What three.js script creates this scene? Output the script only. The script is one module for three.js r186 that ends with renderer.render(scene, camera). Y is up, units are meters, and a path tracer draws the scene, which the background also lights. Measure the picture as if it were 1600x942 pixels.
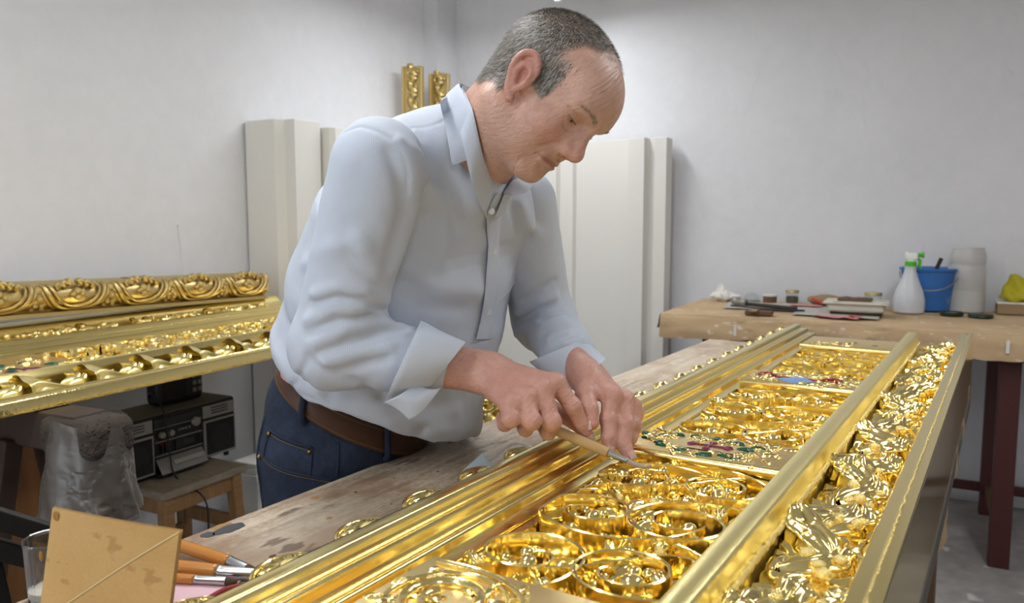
import * as THREE from 'three';
import { mergeGeometries, mergeVertices, toCreasedNormals } from 'three/addons/utils/BufferGeometryUtils.js';
import { RoundedBoxGeometry } from 'three/addons/geometries/RoundedBoxGeometry.js';
import { RectAreaLightUniformsLib } from 'three/addons/lights/RectAreaLightUniformsLib.js';

// ------------------------------------------------------------------ camera, light, exposure
const scene = new THREE.Scene();
const R = Math.PI / 180;
const camera = new THREE.PerspectiveCamera(2 * Math.atan(471 / 1242) / R, 1600 / 942, 0.05, 30);
camera.position.set(0, 1.32, 0);
camera.rotation.set(-5.75 * R, 0, 0);
camera.focus = 1.18; camera.userData.fStop = 6.5;
scene.add(camera);
const renderer = new THREE.WebGLRenderer({ antialias: true });
renderer.toneMapping = THREE.LinearToneMapping;
renderer.toneMappingExposure = .74;
renderer.shadowMap.enabled = true;
scene.background = new THREE.Color(0x000000);
RectAreaLightUniformsLib.init();
const TUBE = 23;            // brightness of the ceiling fittings
const WINDOW = 3.2;           // daylight through the frosted glass door behind the camera
const LAMPS = [[-1.7, 3.3], [-1.1, 1.1], [.5, 2.1], [-.9, -.7], [1.0, -1.0]], LAMP_Y = 2.5;   // where they hang: across, along the room; their height
const CEIL = 3.05;

// ------------------------------------------------------------------ frames of reference
// three sets of axes, each with its origin on the floor under the camera: the bench, the room, the second gilded piece
const frames = { bench: -32 * R, room: -27.5 * R, left: -26 * R };
const taken = {};
function numbered(name) { const n = taken[name] = (taken[name] ?? -1) + 1; return n ? `${name}_${String(n).padStart(3, '0')}` : name; }
const bases = new WeakMap();
function tag(o, label, category, group) { o.userData.label = label; o.userData.category = category; if (group) o.userData.group = group; return o; }
function thing(name, label, category, frame, base, group) {
  const o = new THREE.Group(); o.name = numbered(name);
  const b = new THREE.Vector3(...base);
  o.rotation.y = frames[frame];
  o.position.copy(b).applyAxisAngle(new THREE.Vector3(0, 1, 0), frames[frame]);
  bases.set(o, b); tag(o, label, category, group); scene.add(o); return o;
}
function shadows(m) { m.castShadow = true; m.receiveShadow = true; return m; }
// a part: its geometry comes in the axes of the frame and is moved to the thing's base
function part(name, geo, mat, parent, label) {
  if (Array.isArray(geo)) geo = merge(geo);
  const b = bases.get(parent);
  if (b && (b.x || b.y || b.z)) geo.translate(-b.x, -b.y, -b.z);
  const m = shadows(new THREE.Mesh(geo, mat)); m.name = name;
  if (label) m.userData.label = label;
  if (b) bases.set(m, b);
  parent.add(m); return m;
}
function struct(name, geo, mat) {
  if (Array.isArray(geo)) geo = merge(geo);
  const m = shadows(new THREE.Mesh(geo, mat)); m.name = name; m.userData.kind = 'structure'; m.rotation.y = frames.room; scene.add(m); return m;
}
function clean(g) { for (const k of Object.keys(g.attributes)) if (!['position', 'normal', 'uv', 'color'].includes(k)) g.deleteAttribute(k); return g; }
function merge(list) {
  list = list.filter(Boolean).map(g => clean(g.index ? g.toNonIndexed() : g));
  const col = list.some(g => g.attributes.color), uv = list.every(g => g.attributes.uv);
  for (const g of list) {
    if (!uv && g.attributes.uv) g.deleteAttribute('uv');
    if (col && !g.attributes.color) g.setAttribute('color', new THREE.BufferAttribute(new Float32Array(g.attributes.position.count * 3).fill(1), 3));
  }
  return mergeGeometries(list);
}

// ------------------------------------------------------------------ random numbers and noise
function rng(seed) { let a = seed >>> 0; return () => { a = (a + 0x6D2B79F5) | 0; let t = Math.imul(a ^ (a >>> 15), 1 | a); t = (t + Math.imul(t ^ (t >>> 7), 61 | t)) ^ t; return ((t ^ (t >>> 14)) >>> 0) / 4294967296; }; }
const rand = rng(20240611);
const rr = (a, b) => a + (b - a) * rand();
function hash3(x, y, z) { let h = Math.imul(x, 374761393) ^ Math.imul(y, 668265263) ^ Math.imul(z, 2147483647 ^ 0x5bd1e995); h = Math.imul(h ^ (h >>> 13), 1274126177); return ((h ^ (h >>> 16)) >>> 0) / 4294967296; }
const sm = t => t * t * (3 - 2 * t), clamp = (x, a = 0, b = 1) => x < a ? a : x > b ? b : x, mixn = (a, b, t) => a + (b - a) * t;
const sstep = (a, b, x) => sm(clamp((x - a) / (b - a)));
function noise3(x, y, z, px = 0, py = 0) {     // value noise, 0..1, repeating after px, py cells where given
  const xi = Math.floor(x), yi = Math.floor(y), zi = Math.floor(z), u = sm(x - xi), v = sm(y - yi), w = sm(z - zi);
  const wx = k => px ? ((k % px) + px) % px : k, wy = k => py ? ((k % py) + py) % py : k;
  const h = (i, j, k) => hash3(wx(xi + i), wy(yi + j), zi + k);
  return mixn(mixn(mixn(h(0, 0, 0), h(1, 0, 0), u), mixn(h(0, 1, 0), h(1, 1, 0), u), v), mixn(mixn(h(0, 0, 1), h(1, 0, 1), u), mixn(h(0, 1, 1), h(1, 1, 1), u), v), w);
}
function fbm(x, y, z, oct = 4, px = 0, py = 0) { let s = 0, a = .5, t = 0; for (let i = 0; i < oct; i++) { s += a * noise3(x, y, z + i * 17, px, py); t += a; a *= .5; x *= 2; y *= 2; z *= 2; px *= 2; py *= 2; } return s / t; }

// ------------------------------------------------------------------ textures and materials
function texture(n, fn, srgb = true, rep = 1) {          // fn(u, v) returns [r, g, b] in 0..1 (sRGB) or one number
  const d = new Uint8Array(n * n * 4);
  for (let j = 0; j < n; j++) for (let i = 0; i < n; i++) {
    const c = fn(i / n, j / n), k = (j * n + i) * 4;
    if (typeof c === 'number') d[k] = d[k + 1] = d[k + 2] = clamp(c) * 255; else { d[k] = clamp(c[0]) * 255; d[k + 1] = clamp(c[1]) * 255; d[k + 2] = clamp(c[2]) * 255; }
    d[k + 3] = 255;
  }
  const t = new THREE.DataTexture(d, n, n); t.wrapS = t.wrapT = THREE.RepeatWrapping; t.magFilter = THREE.LinearFilter; t.minFilter = THREE.LinearMipmapLinearFilter; t.generateMipmaps = true;
  if (srgb) t.colorSpace = THREE.SRGBColorSpace; t.repeat.set(rep, rep); t.needsUpdate = true; return t;
}
const lerp3 = (a, b, t) => [mixn(a[0], b[0], t), mixn(a[1], b[1], t), mixn(a[2], b[2], t)];
const hex = h => [(h >> 16 & 255) / 255, (h >> 8 & 255) / 255, (h & 255) / 255];
const std = o => new THREE.MeshStandardMaterial({ side: THREE.DoubleSide, ...o });
const bumpLeaf = texture(256, (u, v) => .5 * fbm(u * 6, v * 6, 1, 4, 6, 6) + .5 * fbm(u * 26, v * 26, 5, 3, 26, 26), false, 6);
const M = {};
const goldRGB = [1.0, .805, .335];
M.gold = std({ color: new THREE.Color().setRGB(...goldRGB), metalness: 1, roughness: .15, bumpMap: bumpLeaf, bumpScale: .0006 });
M.goldSmooth = std({ color: new THREE.Color().setRGB(...goldRGB), metalness: 1, roughness: .16 });
M.goldSatin = std({ color: new THREE.Color().setRGB(.98, .84, .38), metalness: 1, roughness: .32, bumpMap: bumpLeaf, bumpScale: .0005 });
M.goldOld = std({ color: new THREE.Color().setRGB(.62, .47, .20), metalness: 1, roughness: .40, bumpMap: bumpLeaf, bumpScale: .001 });

// ------------------------------------------------------------------ shapes
const V3 = (x, y, z) => new THREE.Vector3(x, y, z);
function box(x0, x1, y0, y1, z0, z1, r = 0) {
  const w = x1 - x0, h = y1 - y0, d = z1 - z0;
  const g = r ? new RoundedBoxGeometry(w, h, d, 2, Math.min(r, w / 2.01, h / 2.01, d / 2.01)) : new THREE.BoxGeometry(w, h, d);
  const p = g.attributes.position, n = g.attributes.normal, uv = new Float32Array(p.count * 2);
  for (let i = 0; i < p.count; i++) {
    const X = p.getX(i), Y = p.getY(i), Z = p.getZ(i), a = Math.abs(n.getX(i)), b = Math.abs(n.getY(i)), c = Math.abs(n.getZ(i));
    if (b >= a && b >= c) { uv[2 * i] = X + x0; uv[2 * i + 1] = Z + z0; } else if (a >= c) { uv[2 * i] = Z + z0; uv[2 * i + 1] = Y + y0; } else { uv[2 * i] = X + x0; uv[2 * i + 1] = Y + y0; }
  }
  g.setAttribute('uv', new THREE.BufferAttribute(uv, 2));
  return g.translate((x0 + x1) / 2, (y0 + y1) / 2, (z0 + z1) / 2);
}
function grid(nu, nv, fn, closeU = false) {         // fn(u, v) -> [x, y, z, (uvx, uvy)]
  const pos = [], uv = [], idx = [];
  for (let i = 0; i <= nu; i++) for (let j = 0; j <= nv; j++) { const p = fn(i / nu, j / nv); pos.push(p[0], p[1], p[2]); uv.push(p[3] ?? i / nu, p[4] ?? j / nv); }
  const at = (i, j) => i * (nv + 1) + j;
  for (let i = 0; i < nu; i++) for (let j = 0; j < nv; j++) idx.push(at(i, j), at(i, j + 1), at(i + 1, j), at(i + 1, j), at(i, j + 1), at(i + 1, j + 1));
  const g = new THREE.BufferGeometry();
  g.setAttribute('position', new THREE.Float32BufferAttribute(pos, 3)); g.setAttribute('uv', new THREE.Float32BufferAttribute(uv, 2)); g.setIndex(idx);
  g.computeVertexNormals(); return g;
}
// a profile of [across, height] points run along z from z0 to z1 (across = x), sharp where it turns more than `crease`
function run(profile, z0, z1, crease = .5, closed = false, caps = true) {
  const pts = closed ? [...profile, profile[0]] : profile, n = pts.length - 1, seg = Math.max(1, Math.round(Math.abs(z1 - z0) / .5)), pos = [], uv = [], nor = [], idx = [];
  const dir = []; let len = 0; const L = [0];
  for (let i = 0; i < n; i++) { const dx = pts[i + 1][0] - pts[i][0], dy = pts[i + 1][1] - pts[i][1], l = Math.hypot(dx, dy) || 1e-9; dir.push([-dy / l, dx / l]); len += l; L.push(len); }
  const nrm = (i, side) => { const a = dir[i], b = dir[closed ? (i + side + n) % n : clamp(i + side, 0, n - 1)]; if (a[0] * b[0] + a[1] * b[1] < Math.cos(crease)) return a; const x = a[0] + b[0], y = a[1] + b[1], l = Math.hypot(x, y); return [x / l, y / l]; };
  for (let i = 0; i < n; i++) {
    const na = nrm(i, -1), nb = nrm(i, 1);
    for (let k = 0; k <= seg; k++) {
      const z = mixn(z0, z1, k / seg);
      pos.push(pts[i][0], pts[i][1], z, pts[i + 1][0], pts[i + 1][1], z); nor.push(na[0], na[1], 0, nb[0], nb[1], 0); uv.push(z, L[i], z, L[i + 1]);
      if (k) { const q = pos.length / 3 - 4; if (z1 > z0) idx.push(q, q + 2, q + 1, q + 2, q + 3, q + 1); else idx.push(q, q + 1, q + 2, q + 2, q + 1, q + 3); }
    }
  }
  if (caps && closed) {
    const tri = THREE.ShapeUtils.triangulateShape(profile.map(p => new THREE.Vector2(...p)), []);
    for (const z of [z0, z1]) { const q = pos.length / 3; for (const p of profile) { pos.push(p[0], p[1], z); nor.push(0, 0, Math.sign(z - (z0 + z1) / 2)); uv.push(p[0], p[1]); } for (const t of tri) { const [A, B, C] = t.map(k => profile[k]), up = (B[0] - A[0]) * (C[1] - A[1]) - (B[1] - A[1]) * (C[0] - A[0]) > 0; (up === z > (z0 + z1) / 2) ? idx.push(q + t[0], q + t[1], q + t[2]) : idx.push(q + t[0], q + t[2], q + t[1]); } }
  }
  const g = new THREE.BufferGeometry();
  g.setAttribute('position', new THREE.Float32BufferAttribute(pos, 3)); g.setAttribute('normal', new THREE.Float32BufferAttribute(nor, 3)); g.setAttribute('uv', new THREE.Float32BufferAttribute(uv, 2)); g.setIndex(idx);
  return g;
}
function swapXZ(g) { const p = g.attributes.position, n = g.attributes.normal; for (const a of [p, n]) for (let i = 0; i < a.count; i++) { const x = a.getX(i); a.setX(i, a.getZ(i)); a.setZ(i, x); } const d = g.index.array; for (let i = 0; i < d.length; i += 3) { const q = d[i]; d[i] = d[i + 1]; d[i + 1] = q; } return g; }
function tube(pts, r, n = 8, closed = false, smooth = true, seg = 0) {        // r: number or function of t in 0..1
  const v = pts.map(p => p.isVector3 ? p : V3(...p));
  const c = smooth ? new THREE.CatmullRomCurve3(v, closed, 'centripetal') : null, N = seg || (smooth ? Math.max(8, v.length * 5) : v.length - 1);
  const P = []; for (let i = 0; i <= N; i++) P.push(c ? c.getPoint(i / N) : v[i].clone());
  const rad = typeof r === 'function' ? r : () => r, pos = [], uv = [], idx = [];
  let nrm = V3(0, 1, 0), len = 0;
  for (let i = 0; i <= N; i++) {
    const t = P[Math.min(i + 1, N)].clone().sub(P[Math.max(i - 1, 0)]).normalize();
    if (i === 0 && Math.abs(t.y) > .9) nrm.set(1, 0, 0);
    nrm.sub(t.clone().multiplyScalar(nrm.dot(t))).normalize(); const b = t.clone().cross(nrm);
    if (i) len += P[i].distanceTo(P[i - 1]);
    for (let j = 0; j <= n; j++) { const a = j / n * 2 * Math.PI, q = rad(i / N); pos.push(P[i].x + q * (nrm.x * Math.cos(a) + b.x * Math.sin(a)), P[i].y + q * (nrm.y * Math.cos(a) + b.y * Math.sin(a)), P[i].z + q * (nrm.z * Math.cos(a) + b.z * Math.sin(a))); uv.push(j / n * .1, len); }
  }
  for (let i = 0; i < N; i++) for (let j = 0; j < n; j++) { const a = i * (n + 1) + j, q = a + n + 1; idx.push(a, q, a + 1, a + 1, q, q + 1); }
  if (!closed) for (const [i, s] of [[0, 1], [N, -1]]) { const q = pos.length / 3; pos.push(P[i].x, P[i].y, P[i].z); uv.push(0, 0); for (let j = 0; j < n; j++) { const a = i * (n + 1) + j; s > 0 ? idx.push(q, a, a + 1) : idx.push(q, a + 1, a); } }
  const g = new THREE.BufferGeometry(); g.setAttribute('position', new THREE.Float32BufferAttribute(pos, 3)); g.setAttribute('uv', new THREE.Float32BufferAttribute(uv, 2)); g.setIndex(idx); g.computeVertexNormals(); return g;
}
function lathe(pts, n = 32) { const g = new THREE.LatheGeometry(pts.map(p => new THREE.Vector2(...p)), n); return toCreasedNormals(g, .6); }
function rod(a, b, r0, r1 = r0, n = 12) { const A = V3(...a), B = V3(...b), d = B.clone().sub(A), g = new THREE.CylinderGeometry(r1, r0, d.length(), n); g.applyQuaternion(new THREE.Quaternion().setFromUnitVectors(V3(0, 1, 0), d.clone().normalize())); return g.translate(...A.add(B).multiplyScalar(.5).toArray()); }
function ball(x, y, z, rx, ry = rx, rz = rx, w = 12, h = 9) { return new THREE.SphereGeometry(1, w, h).scale(rx, ry, rz).translate(x, y, z); }
function beam(a, b, w, h, r = 0) {       // a squared bar from a to b
  const A = V3(...a), B = V3(...b), d = B.clone().sub(A), l = d.length(); const g = box(-w / 2, w / 2, -h / 2, h / 2, -l / 2, l / 2, r);
  const m = new THREE.Matrix4().lookAt(B, A, Math.abs(d.y) > .95 * l ? V3(0, 0, 1) : V3(0, 1, 0)); return g.applyMatrix4(m).translate(...A.add(B).multiplyScalar(.5).toArray());
}
// ------------------------------------------------------------------ the room: x across to the right, -z away from the camera
const plaster = texture(512, (u, v) => { const a = fbm(u * 4, v * 4, 2, 5, 4, 4), b = fbm(u * 40, v * 40, 9, 3, 40, 40); const k = .90 + .05 * (a - .5) + .02 * (b - .5); return [k * .985, k * .985, k]; }, true, .5);
const plasterBump = texture(512, (u, v) => .6 * fbm(u * 10, v * 10, 3, 5, 10, 10) + .4 * sstep(.62, .72, fbm(u * 14, v * 9, 31, 4, 14, 9)), false, .5);
M.wall = std({ color: 0xffffff, map: plaster, bumpMap: plasterBump, bumpScale: .004, roughness: .75 });
M.ceiling = std({ color: 0xe9e8e4, roughness: .9 });
const floorTex = texture(1024, (u, v) => {
  const a = fbm(u * 5, v * 5, 4, 5, 5, 5), b = fbm(u * 60, v * 60, 7, 3, 60, 60), d = sstep(.55, .72, fbm(u * 9, v * 9, 13, 4, 9, 9)), sp = sstep(.78, .86, fbm(u * 38, v * 38, 21, 2, 38, 38));
  let k = .60 + .14 * (a - .5) + .10 * (b - .5) + .10 * d + .2 * sp; return [k * 1.0, k * .965, k * .945];
}, true, .4);
M.floor = std({ map: floorTex, roughness: .7, bumpMap: plasterBump, bumpScale: .002 });
const [XL, XR, ZB, ZF] = [-2.68, 2.7, -4.25, 2.4];
struct('floor', box(XL - .2, XR + .2, -.2, 0, ZB - .2, ZF + .2), M.floor);
struct('ceiling', box(XL - .2, XR + .2, CEIL, CEIL + .2, ZB - .2, ZF + .2), M.ceiling);
struct('wall_left', box(XL - .2, XL, 0, CEIL, ZB - .2, ZF + .2), M.wall);
struct('wall_right', box(XR, XR + .2, 0, CEIL, ZB - .2, ZF + .2), M.wall);
struct('wall_back', box(XL, XR, 0, CEIL, ZB - .2, ZB), M.wall);
const [DA, DB] = [-2.5, -1.1];      // the door's opening
struct('wall_front', [box(XL, DA, 0, CEIL, ZF, ZF + .2), box(DB, XR, 0, CEIL, ZF, ZF + .2), box(DA, DB, 2.2, CEIL, ZF, ZF + .2)], M.wall);
struct('trim_1', box(XL, -2.59, 0, CEIL, ZB, -4.03), M.wall);
// the frosted glass double door in the wall behind the camera
M.frame = std({ color: 0xe6e6e2, roughness: .5 });
struct('door_1', [box(DA, DB, 0, .08, ZF + .06, ZF + .14), box(DA, DB, 2.12, 2.2, ZF + .06, ZF + .14), box(DA, DA + .06, .08, 2.12, ZF + .06, ZF + .14), box(DB - .06, DB, .08, 2.12, ZF + .06, ZF + .14), box((DA + DB) / 2 - .04, (DA + DB) / 2 + .04, .08, 2.12, ZF + .06, ZF + .14)], M.frame);
M.pane = std({ color: 0xdfe6f0, emissive: new THREE.Color(.80, .90, 1), emissiveIntensity: 1.2, roughness: .5 });
{
  const c = (DA + DB) / 2, g = thing('window_light', 'frosted glass door panes glowing with daylight behind the camera', 'window', 'room', [c, 1.1, ZF + .1]);
  for (const [a, b] of [[DA + .06, c - .04], [c + .04, DB - .06]]) part('pane', box(a, b, .08, 2.12, ZF + .096, ZF + .104), M.pane, g);
  const l = new THREE.RectAreaLight(new THREE.Color(.82, .91, 1), WINDOW, DB - DA - .14, 2.0); l.position.set(0, 0, -.03); l.castShadow = true; g.add(l);
}
// ceiling fittings: two glowing tubes on a white tray, with an area light of the tray's size just under them
M.tray = std({ color: 0xf2f2f0, roughness: .5 });
M.tube = std({ color: 0xffffff, emissive: new THREE.Color(.98, .99, 1), emissiveIntensity: 9, roughness: .6 });
LAMPS.forEach(([x, u], i) => {
  const z = -u, y = LAMP_Y, t = thing('pendant_lamp', 'white twin-tube fluorescent lamp hanging from the workshop ceiling', 'lamp', 'room', [x, y, z], 'hanging lamps');
  part('tray', box(x - .13, x + .13, y, y + .05, z - .62, z + .62, .01), M.tray, t);
  for (const s of [-.06, .06]) { part('tube', rod([x + s, y - .022, z - .58], [x + s, y - .022, z + .58], .013), M.tube, t); for (const e of [-.595, .595]) part('socket', box(x + s - .014, x + s + .014, y - .04, y, z + e - .014, z + e + .014), M.tray, t); }
  for (const e of [-.45, .45]) part('hanger', rod([x, y + .05, z + e], [x, CEIL, z + e], .004), M.tray, t);
  const l = new THREE.RectAreaLight(new THREE.Color(.945, .975, 1), TUBE, .22, 1.16);
  l.position.set(0, -.045, 0); l.rotation.x = -Math.PI / 2; l.castShadow = true; t.add(l);
});
// ------------------------------------------------------------------ the workbench (bench axes: x across, towards the right; -z along the bench, away)
const woodTex = texture(1024, (u, v) => {        // u across the grain, v along it
  const w = fbm(u * 3, v * 2, 1, 3, 3, 2), g = fbm(u * 90 + w * 3, v * 5, 3, 4, 90, 5), st = fbm(u * 7, v * 5, 8, 4, 7, 5), sp = sstep(.74, .8, fbm(u * 70, v * 50, 12, 2, 70, 50)), dk = sstep(.66, .74, fbm(u * 24, v * 9, 15, 4, 24, 9));
  let c = lerp3([.64, .565, .48], [.84, .77, .68], clamp(.5 + (g - .5) * 1.5 + (w - .5) * .9 + (fbm(u * 200, v * 110, 27, 2, 200, 110) - .5) * .9));
  c = lerp3(c, [.50, .37, .27], .70 * sstep(.5, .8, st)); c = lerp3(c, [.70, .65, .58], .45 * sstep(.48, .8, fbm(u * 6, v * 4, 19, 4, 6, 4)));
  c = lerp3(c, [.26, .19, .15], .5 * dk); c = lerp3(c, [.78, .74, .66], .25 * sp); return c;
}, true, 1.25);
const woodBump = texture(512, (u, v) => .6 * fbm(u * 80, v * 5, 3, 4, 80, 5) + .4 * fbm(u * 12, v * 12, 6, 4, 12, 12), false, 1.25);
M.bench = std({ map: woodTex, roughness: .58, bumpMap: woodBump, bumpScale: .0025 });
const woodFarTex = texture(512, (u, v) => { const g = fbm(u * 60, v * 5, 3, 4, 60, 5), st = fbm(u * 8, v * 6, 8, 4, 8, 6), sp = sstep(.7, .8, fbm(u * 50, v * 40, 12, 2, 50, 40)); let c = lerp3([.76, .69, .60], [.88, .82, .74], clamp(.5 + (g - .5) * 1.2)); c = lerp3(c, [.62, .50, .41], .4 * sstep(.55, .75, st)); return lerp3(c, [.9, .87, .8], .6 * sp); }, true, 1.25);
M.benchFar = std({ map: woodFarTex, roughness: .6, bumpMap: woodBump, bumpScale: .002 });
M.benchLeg = std({ color: 0x6e5137, roughness: .7, bumpMap: woodBump, bumpScale: .002 });
M.paint = std({ color: 0x4a4a4d, roughness: .75 });
function blot(cx, y, cz, r, seed, th = .0012, sx = 1, sz = 1) {    // a flat dried blot of paint with a ragged rim
  const n = 40, pts = []; for (let i = 0; i < n; i++) { const a = i / n * 2 * Math.PI, q = r * (.55 + .75 * fbm(Math.cos(a) * 1.6 + 5, Math.sin(a) * 1.6 + 5, seed, 3)); pts.push([cx + sx * q * Math.cos(a), cz + sz * q * Math.sin(a)]); }
  const pos = [cx, y + th, cz], idx = []; for (const p of pts) pos.push(p[0] + (cx - p[0]) * .12, y + th, p[1] + (cz - p[1]) * .12); for (const p of pts) pos.push(p[0], y, p[1]);
  for (let i = 0; i < n; i++) { const j = (i + 1) % n; idx.push(0, 1 + j, 1 + i, 1 + i, 1 + j, 1 + n + i, 1 + n + i, 1 + j, 1 + n + j); }
  const g = new THREE.BufferGeometry(); g.setAttribute('position', new THREE.Float32BufferAttribute(pos, 3)); g.setIndex(idx); g.computeVertexNormals(); return g;
}
const BT = .90, BX0 = -.915, BX1 = -.12;     // bench top height, its two long edges
function bench(s0, s1, mat, label) {
  const t = thing('workbench', label, 'workbench', 'bench', [(BX0 + BX1) / 2, 0, -(s0 + s1) / 2], 'workbenches under the gilded piece');
  const near = s0 < 1, top = near ? box(BX0, BX1, BT - .045, BT, -s1, -s0, .004) : box(BX0 + .01, BX1, BT - .05, BT - .004, -s1, -s0, .003);
  part('worktop', top, mat, t);
  for (const x of [BX0 + .08, BX1 - .06]) for (const s of [s0 + .1, s1 - .1]) part('leg', box(x - .04, x + .04, 0, BT - .05, -s - .04, -s + .04, .004), M.benchLeg, t);
  for (const x of [BX0 + .08, BX1 - .06]) part('apron', box(x - .012, x + .012, BT - .17, BT - .05, -s1 + .14, -s0 - .14, .003), M.benchLeg, t);
  for (const s of [s0 + .1, s1 - .1]) part('crossbar', box(BX0 + .12, BX1 - .1, .2, .28, -s - .02, -s + .02, .003), M.benchLeg, t);
  return t;
}
const bench1 = bench(.30, 1.94, M.bench, 'old stained wooden workbench with paint marks that the man in jeans leans over');
part('paint_blotch', merge([blot(-.888, BT, -.688, .018, 3, .001, .8, 1.5), blot(-.895, BT, -.660, .010, 8, .001)]), M.paint, bench1, 'dark grey dried paint');
M.ochre = std({ color: 0xa8804e, roughness: .8 });
for (const a of [[-.905, BT, -.69, .011, 13, .0008, .7, 1.6], [-.88, BT, -.84, .007, 18, .0008], [-.8, BT, -.79, .005, 21, .0008]]) part('paint_blotch', blot(...a), M.ochre, bench1, 'ochre dried paint');
M.brownStain = std({ color: 0x5b3f2f, roughness: .8 });
part('stain', merge(Array.from({ length: 26 }, (_, i) => blot(rr(-.9, -.64), BT, -rr(.45, 1.5), rr(.0012, .004), 30 + i, .0006, rr(.6, 1.3), rr(.8, 2.2)))), M.brownStain, bench1).userData.kind = 'stuff';
const bench2 = bench(1.945, 2.80, M.benchFar, 'paler wooden workbench at the far end, butted against the stained one');
// ------------------------------------------------------------------ carving: leaves, ribbons, scrolls
// a carved leaf from the origin along -z, its face up; L long, W half width, H high
function leafGeo(L, W, H, o = {}) {
  const { lobes = 4, ridge = .12, curl = 0, nu = 18, nv = 14, sink = .004, twist = 0, sweep = .25 } = o;
  return grid(nu, nv, (u, v) => {
    const q = v * 2 - 1, a = Math.abs(q), lob = Math.abs(Math.sin(lobes * Math.PI * u)), w = W * Math.pow(Math.sin(Math.PI * (.05 + .94 * u)), .62) * (.78 + .26 * lob);
    let y = H * (Math.pow(Math.sin(Math.PI * Math.min(1, .12 + u * .88)), .7) * (1 - .75 * a * a) - .32 * Math.exp(-q * q / .012)) + ridge * H * Math.cos(q * 5 * Math.PI + u * 2) * Math.sin(Math.PI * u) + .18 * H * a * (lob - .5);
    let z = u * L - sweep * W * (1 - a) * 0 + sweep * L * .3 * a * a * Math.sin(Math.PI * u);
    if (curl && u > .6) { const k = (u - .6) / .4; y += curl * Math.sin(k * Math.PI * .8); z -= curl * .9 * k * k; }
    const x = q * w + twist * W * Math.sin(Math.PI * u);
    if (v === 0 || v === 1) y = -sink; return [x, y, -z, q * w, u * L];
  });
}
const put = (g, x, y, z, ry = 0, rx = 0, rz = 0, s = 1) => { if (s !== 1) g.scale(s, s, s); if (rz) g.rotateZ(rz); if (rx) g.rotateX(rx); if (ry) g.rotateY(ry); return g.translate(x, y, z); };
// a ribbon set on edge along a plan curve of [x, z] points, from y0 up to y1, w wide, its rims rounded
function ribbon(pts, y0, y1, w, taper = 0) {
  const n = pts.length, prof = [[-.5, 0], [-.5, .82], [-.36, .97], [0, .93], [.36, .97], [.5, .82], [.5, 0]], m = prof.length - 1;
  const g = grid(n - 1, m, (u, v) => {
    const i = Math.round(u * (n - 1)), p = pts[i], a = pts[Math.max(0, i - 1)], b = pts[Math.min(n - 1, i + 1)], l = Math.hypot(b[0] - a[0], b[1] - a[1]) || 1e-6, nx = -(b[1] - a[1]) / l, nz = (b[0] - a[0]) / l;
    const q = prof[Math.round(v * m)], k = taper ? Math.pow(Math.sin(Math.PI * clamp(.04 + u * .92)), taper) : 1;
    return [p[0] + nx * q[0] * w * (.4 + .6 * k), mixn(y0, y1, q[1] * (.75 + .25 * k)), p[1] + nz * q[0] * w * (.4 + .6 * k), u * .3, v * .05];
  });
  return toCreasedNormals(g, .75);
}
const spiral = (cx, cz, r0, r1, a0, turns, n = 60, dir = 1, sx = 1) => Array.from({ length: n + 1 }, (_, i) => { const t = i / n, r = mixn(r0, r1, Math.pow(t, .85)), a = a0 + dir * t * turns * 2 * Math.PI; return [cx + sx * r * Math.cos(a), cz + r * Math.sin(a)]; });
// one carved scroll: a ribbon that swings in from its neighbour and winds up, with lobed leaves, a fruit and buds inside
function scroll(parent, cx, cz, r, a0, dir, y0, seed, detail = 1, label) {
  const q = rng(seed), f = (a, b) => a + (b - a) * q(), y1 = y0 + .024, N = detail > .6 ? 90 : 56, turns = f(1.25, 1.5), ex = f(1.0, 1.12), off = f(.12, .3);
  const pts = Array.from({ length: N + 1 }, (_, i) => { const t = i / N * 1.28 - .28, a = a0 + dir * t * turns * 6.283, k = t < 0 ? 1 + 1.15 * Math.pow(-t / .28, 1.5) : mixn(1, .30, Math.pow(t, 1.15)), sh = t > .45 ? (t - .45) * off * r : 0; return [clamp(cx + ex * r * k * Math.cos(a) + sh * Math.cos(a0 + 1), -.4865, -.2645), cz + r * k * Math.sin(a) + sh * Math.sin(a0 + 1)]; });
  const m = part('scroll', ribbon(pts, y0 - .010, y1, .0062, .35), M.goldSmooth, parent, label), leaves = [];
  const n = 4;
  for (let k = 0; k < n; k++) { const a = a0 + dir * (k / n * 6.28 + f(-.2, .2)), rad = r * f(.55, .75); leaves.push(put(leafGeo(r * f(.55, .8), r * f(.18, .27), .016, { lobes: f(1.2, 2.2), ridge: .035, nu: 16, nv: 12 }), cx + rad * Math.cos(a), y0 - .002 + f(-.003, .004), cz + rad * Math.sin(a), -a + dir * f(.4, 1.1), f(-.15, .2))); }
  part('leaf', merge(leaves), M.gold, m);
  const fa = f(0, 6.28), fr = r * f(.05, .2); part('fruit', ball(cx + fr * Math.cos(fa), y0 + .010, cz + fr * Math.sin(fa), f(.0105, .0135), f(.010, .012), f(.0115, .016), 20, 14), M.goldSmooth, m);
  for (let k = 0; k < 4; k++) { const a = fa + 1.2 + k * f(.9, 1.4), rad = r * f(.32, .5), s = f(.0055, .0085); part('berry', ball(cx + rad * Math.cos(a), y0 + .008, cz + rad * Math.sin(a), s, s, s * f(1, 1.3), 14, 10), M.goldSmooth, m); }
  return m;
}
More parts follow.
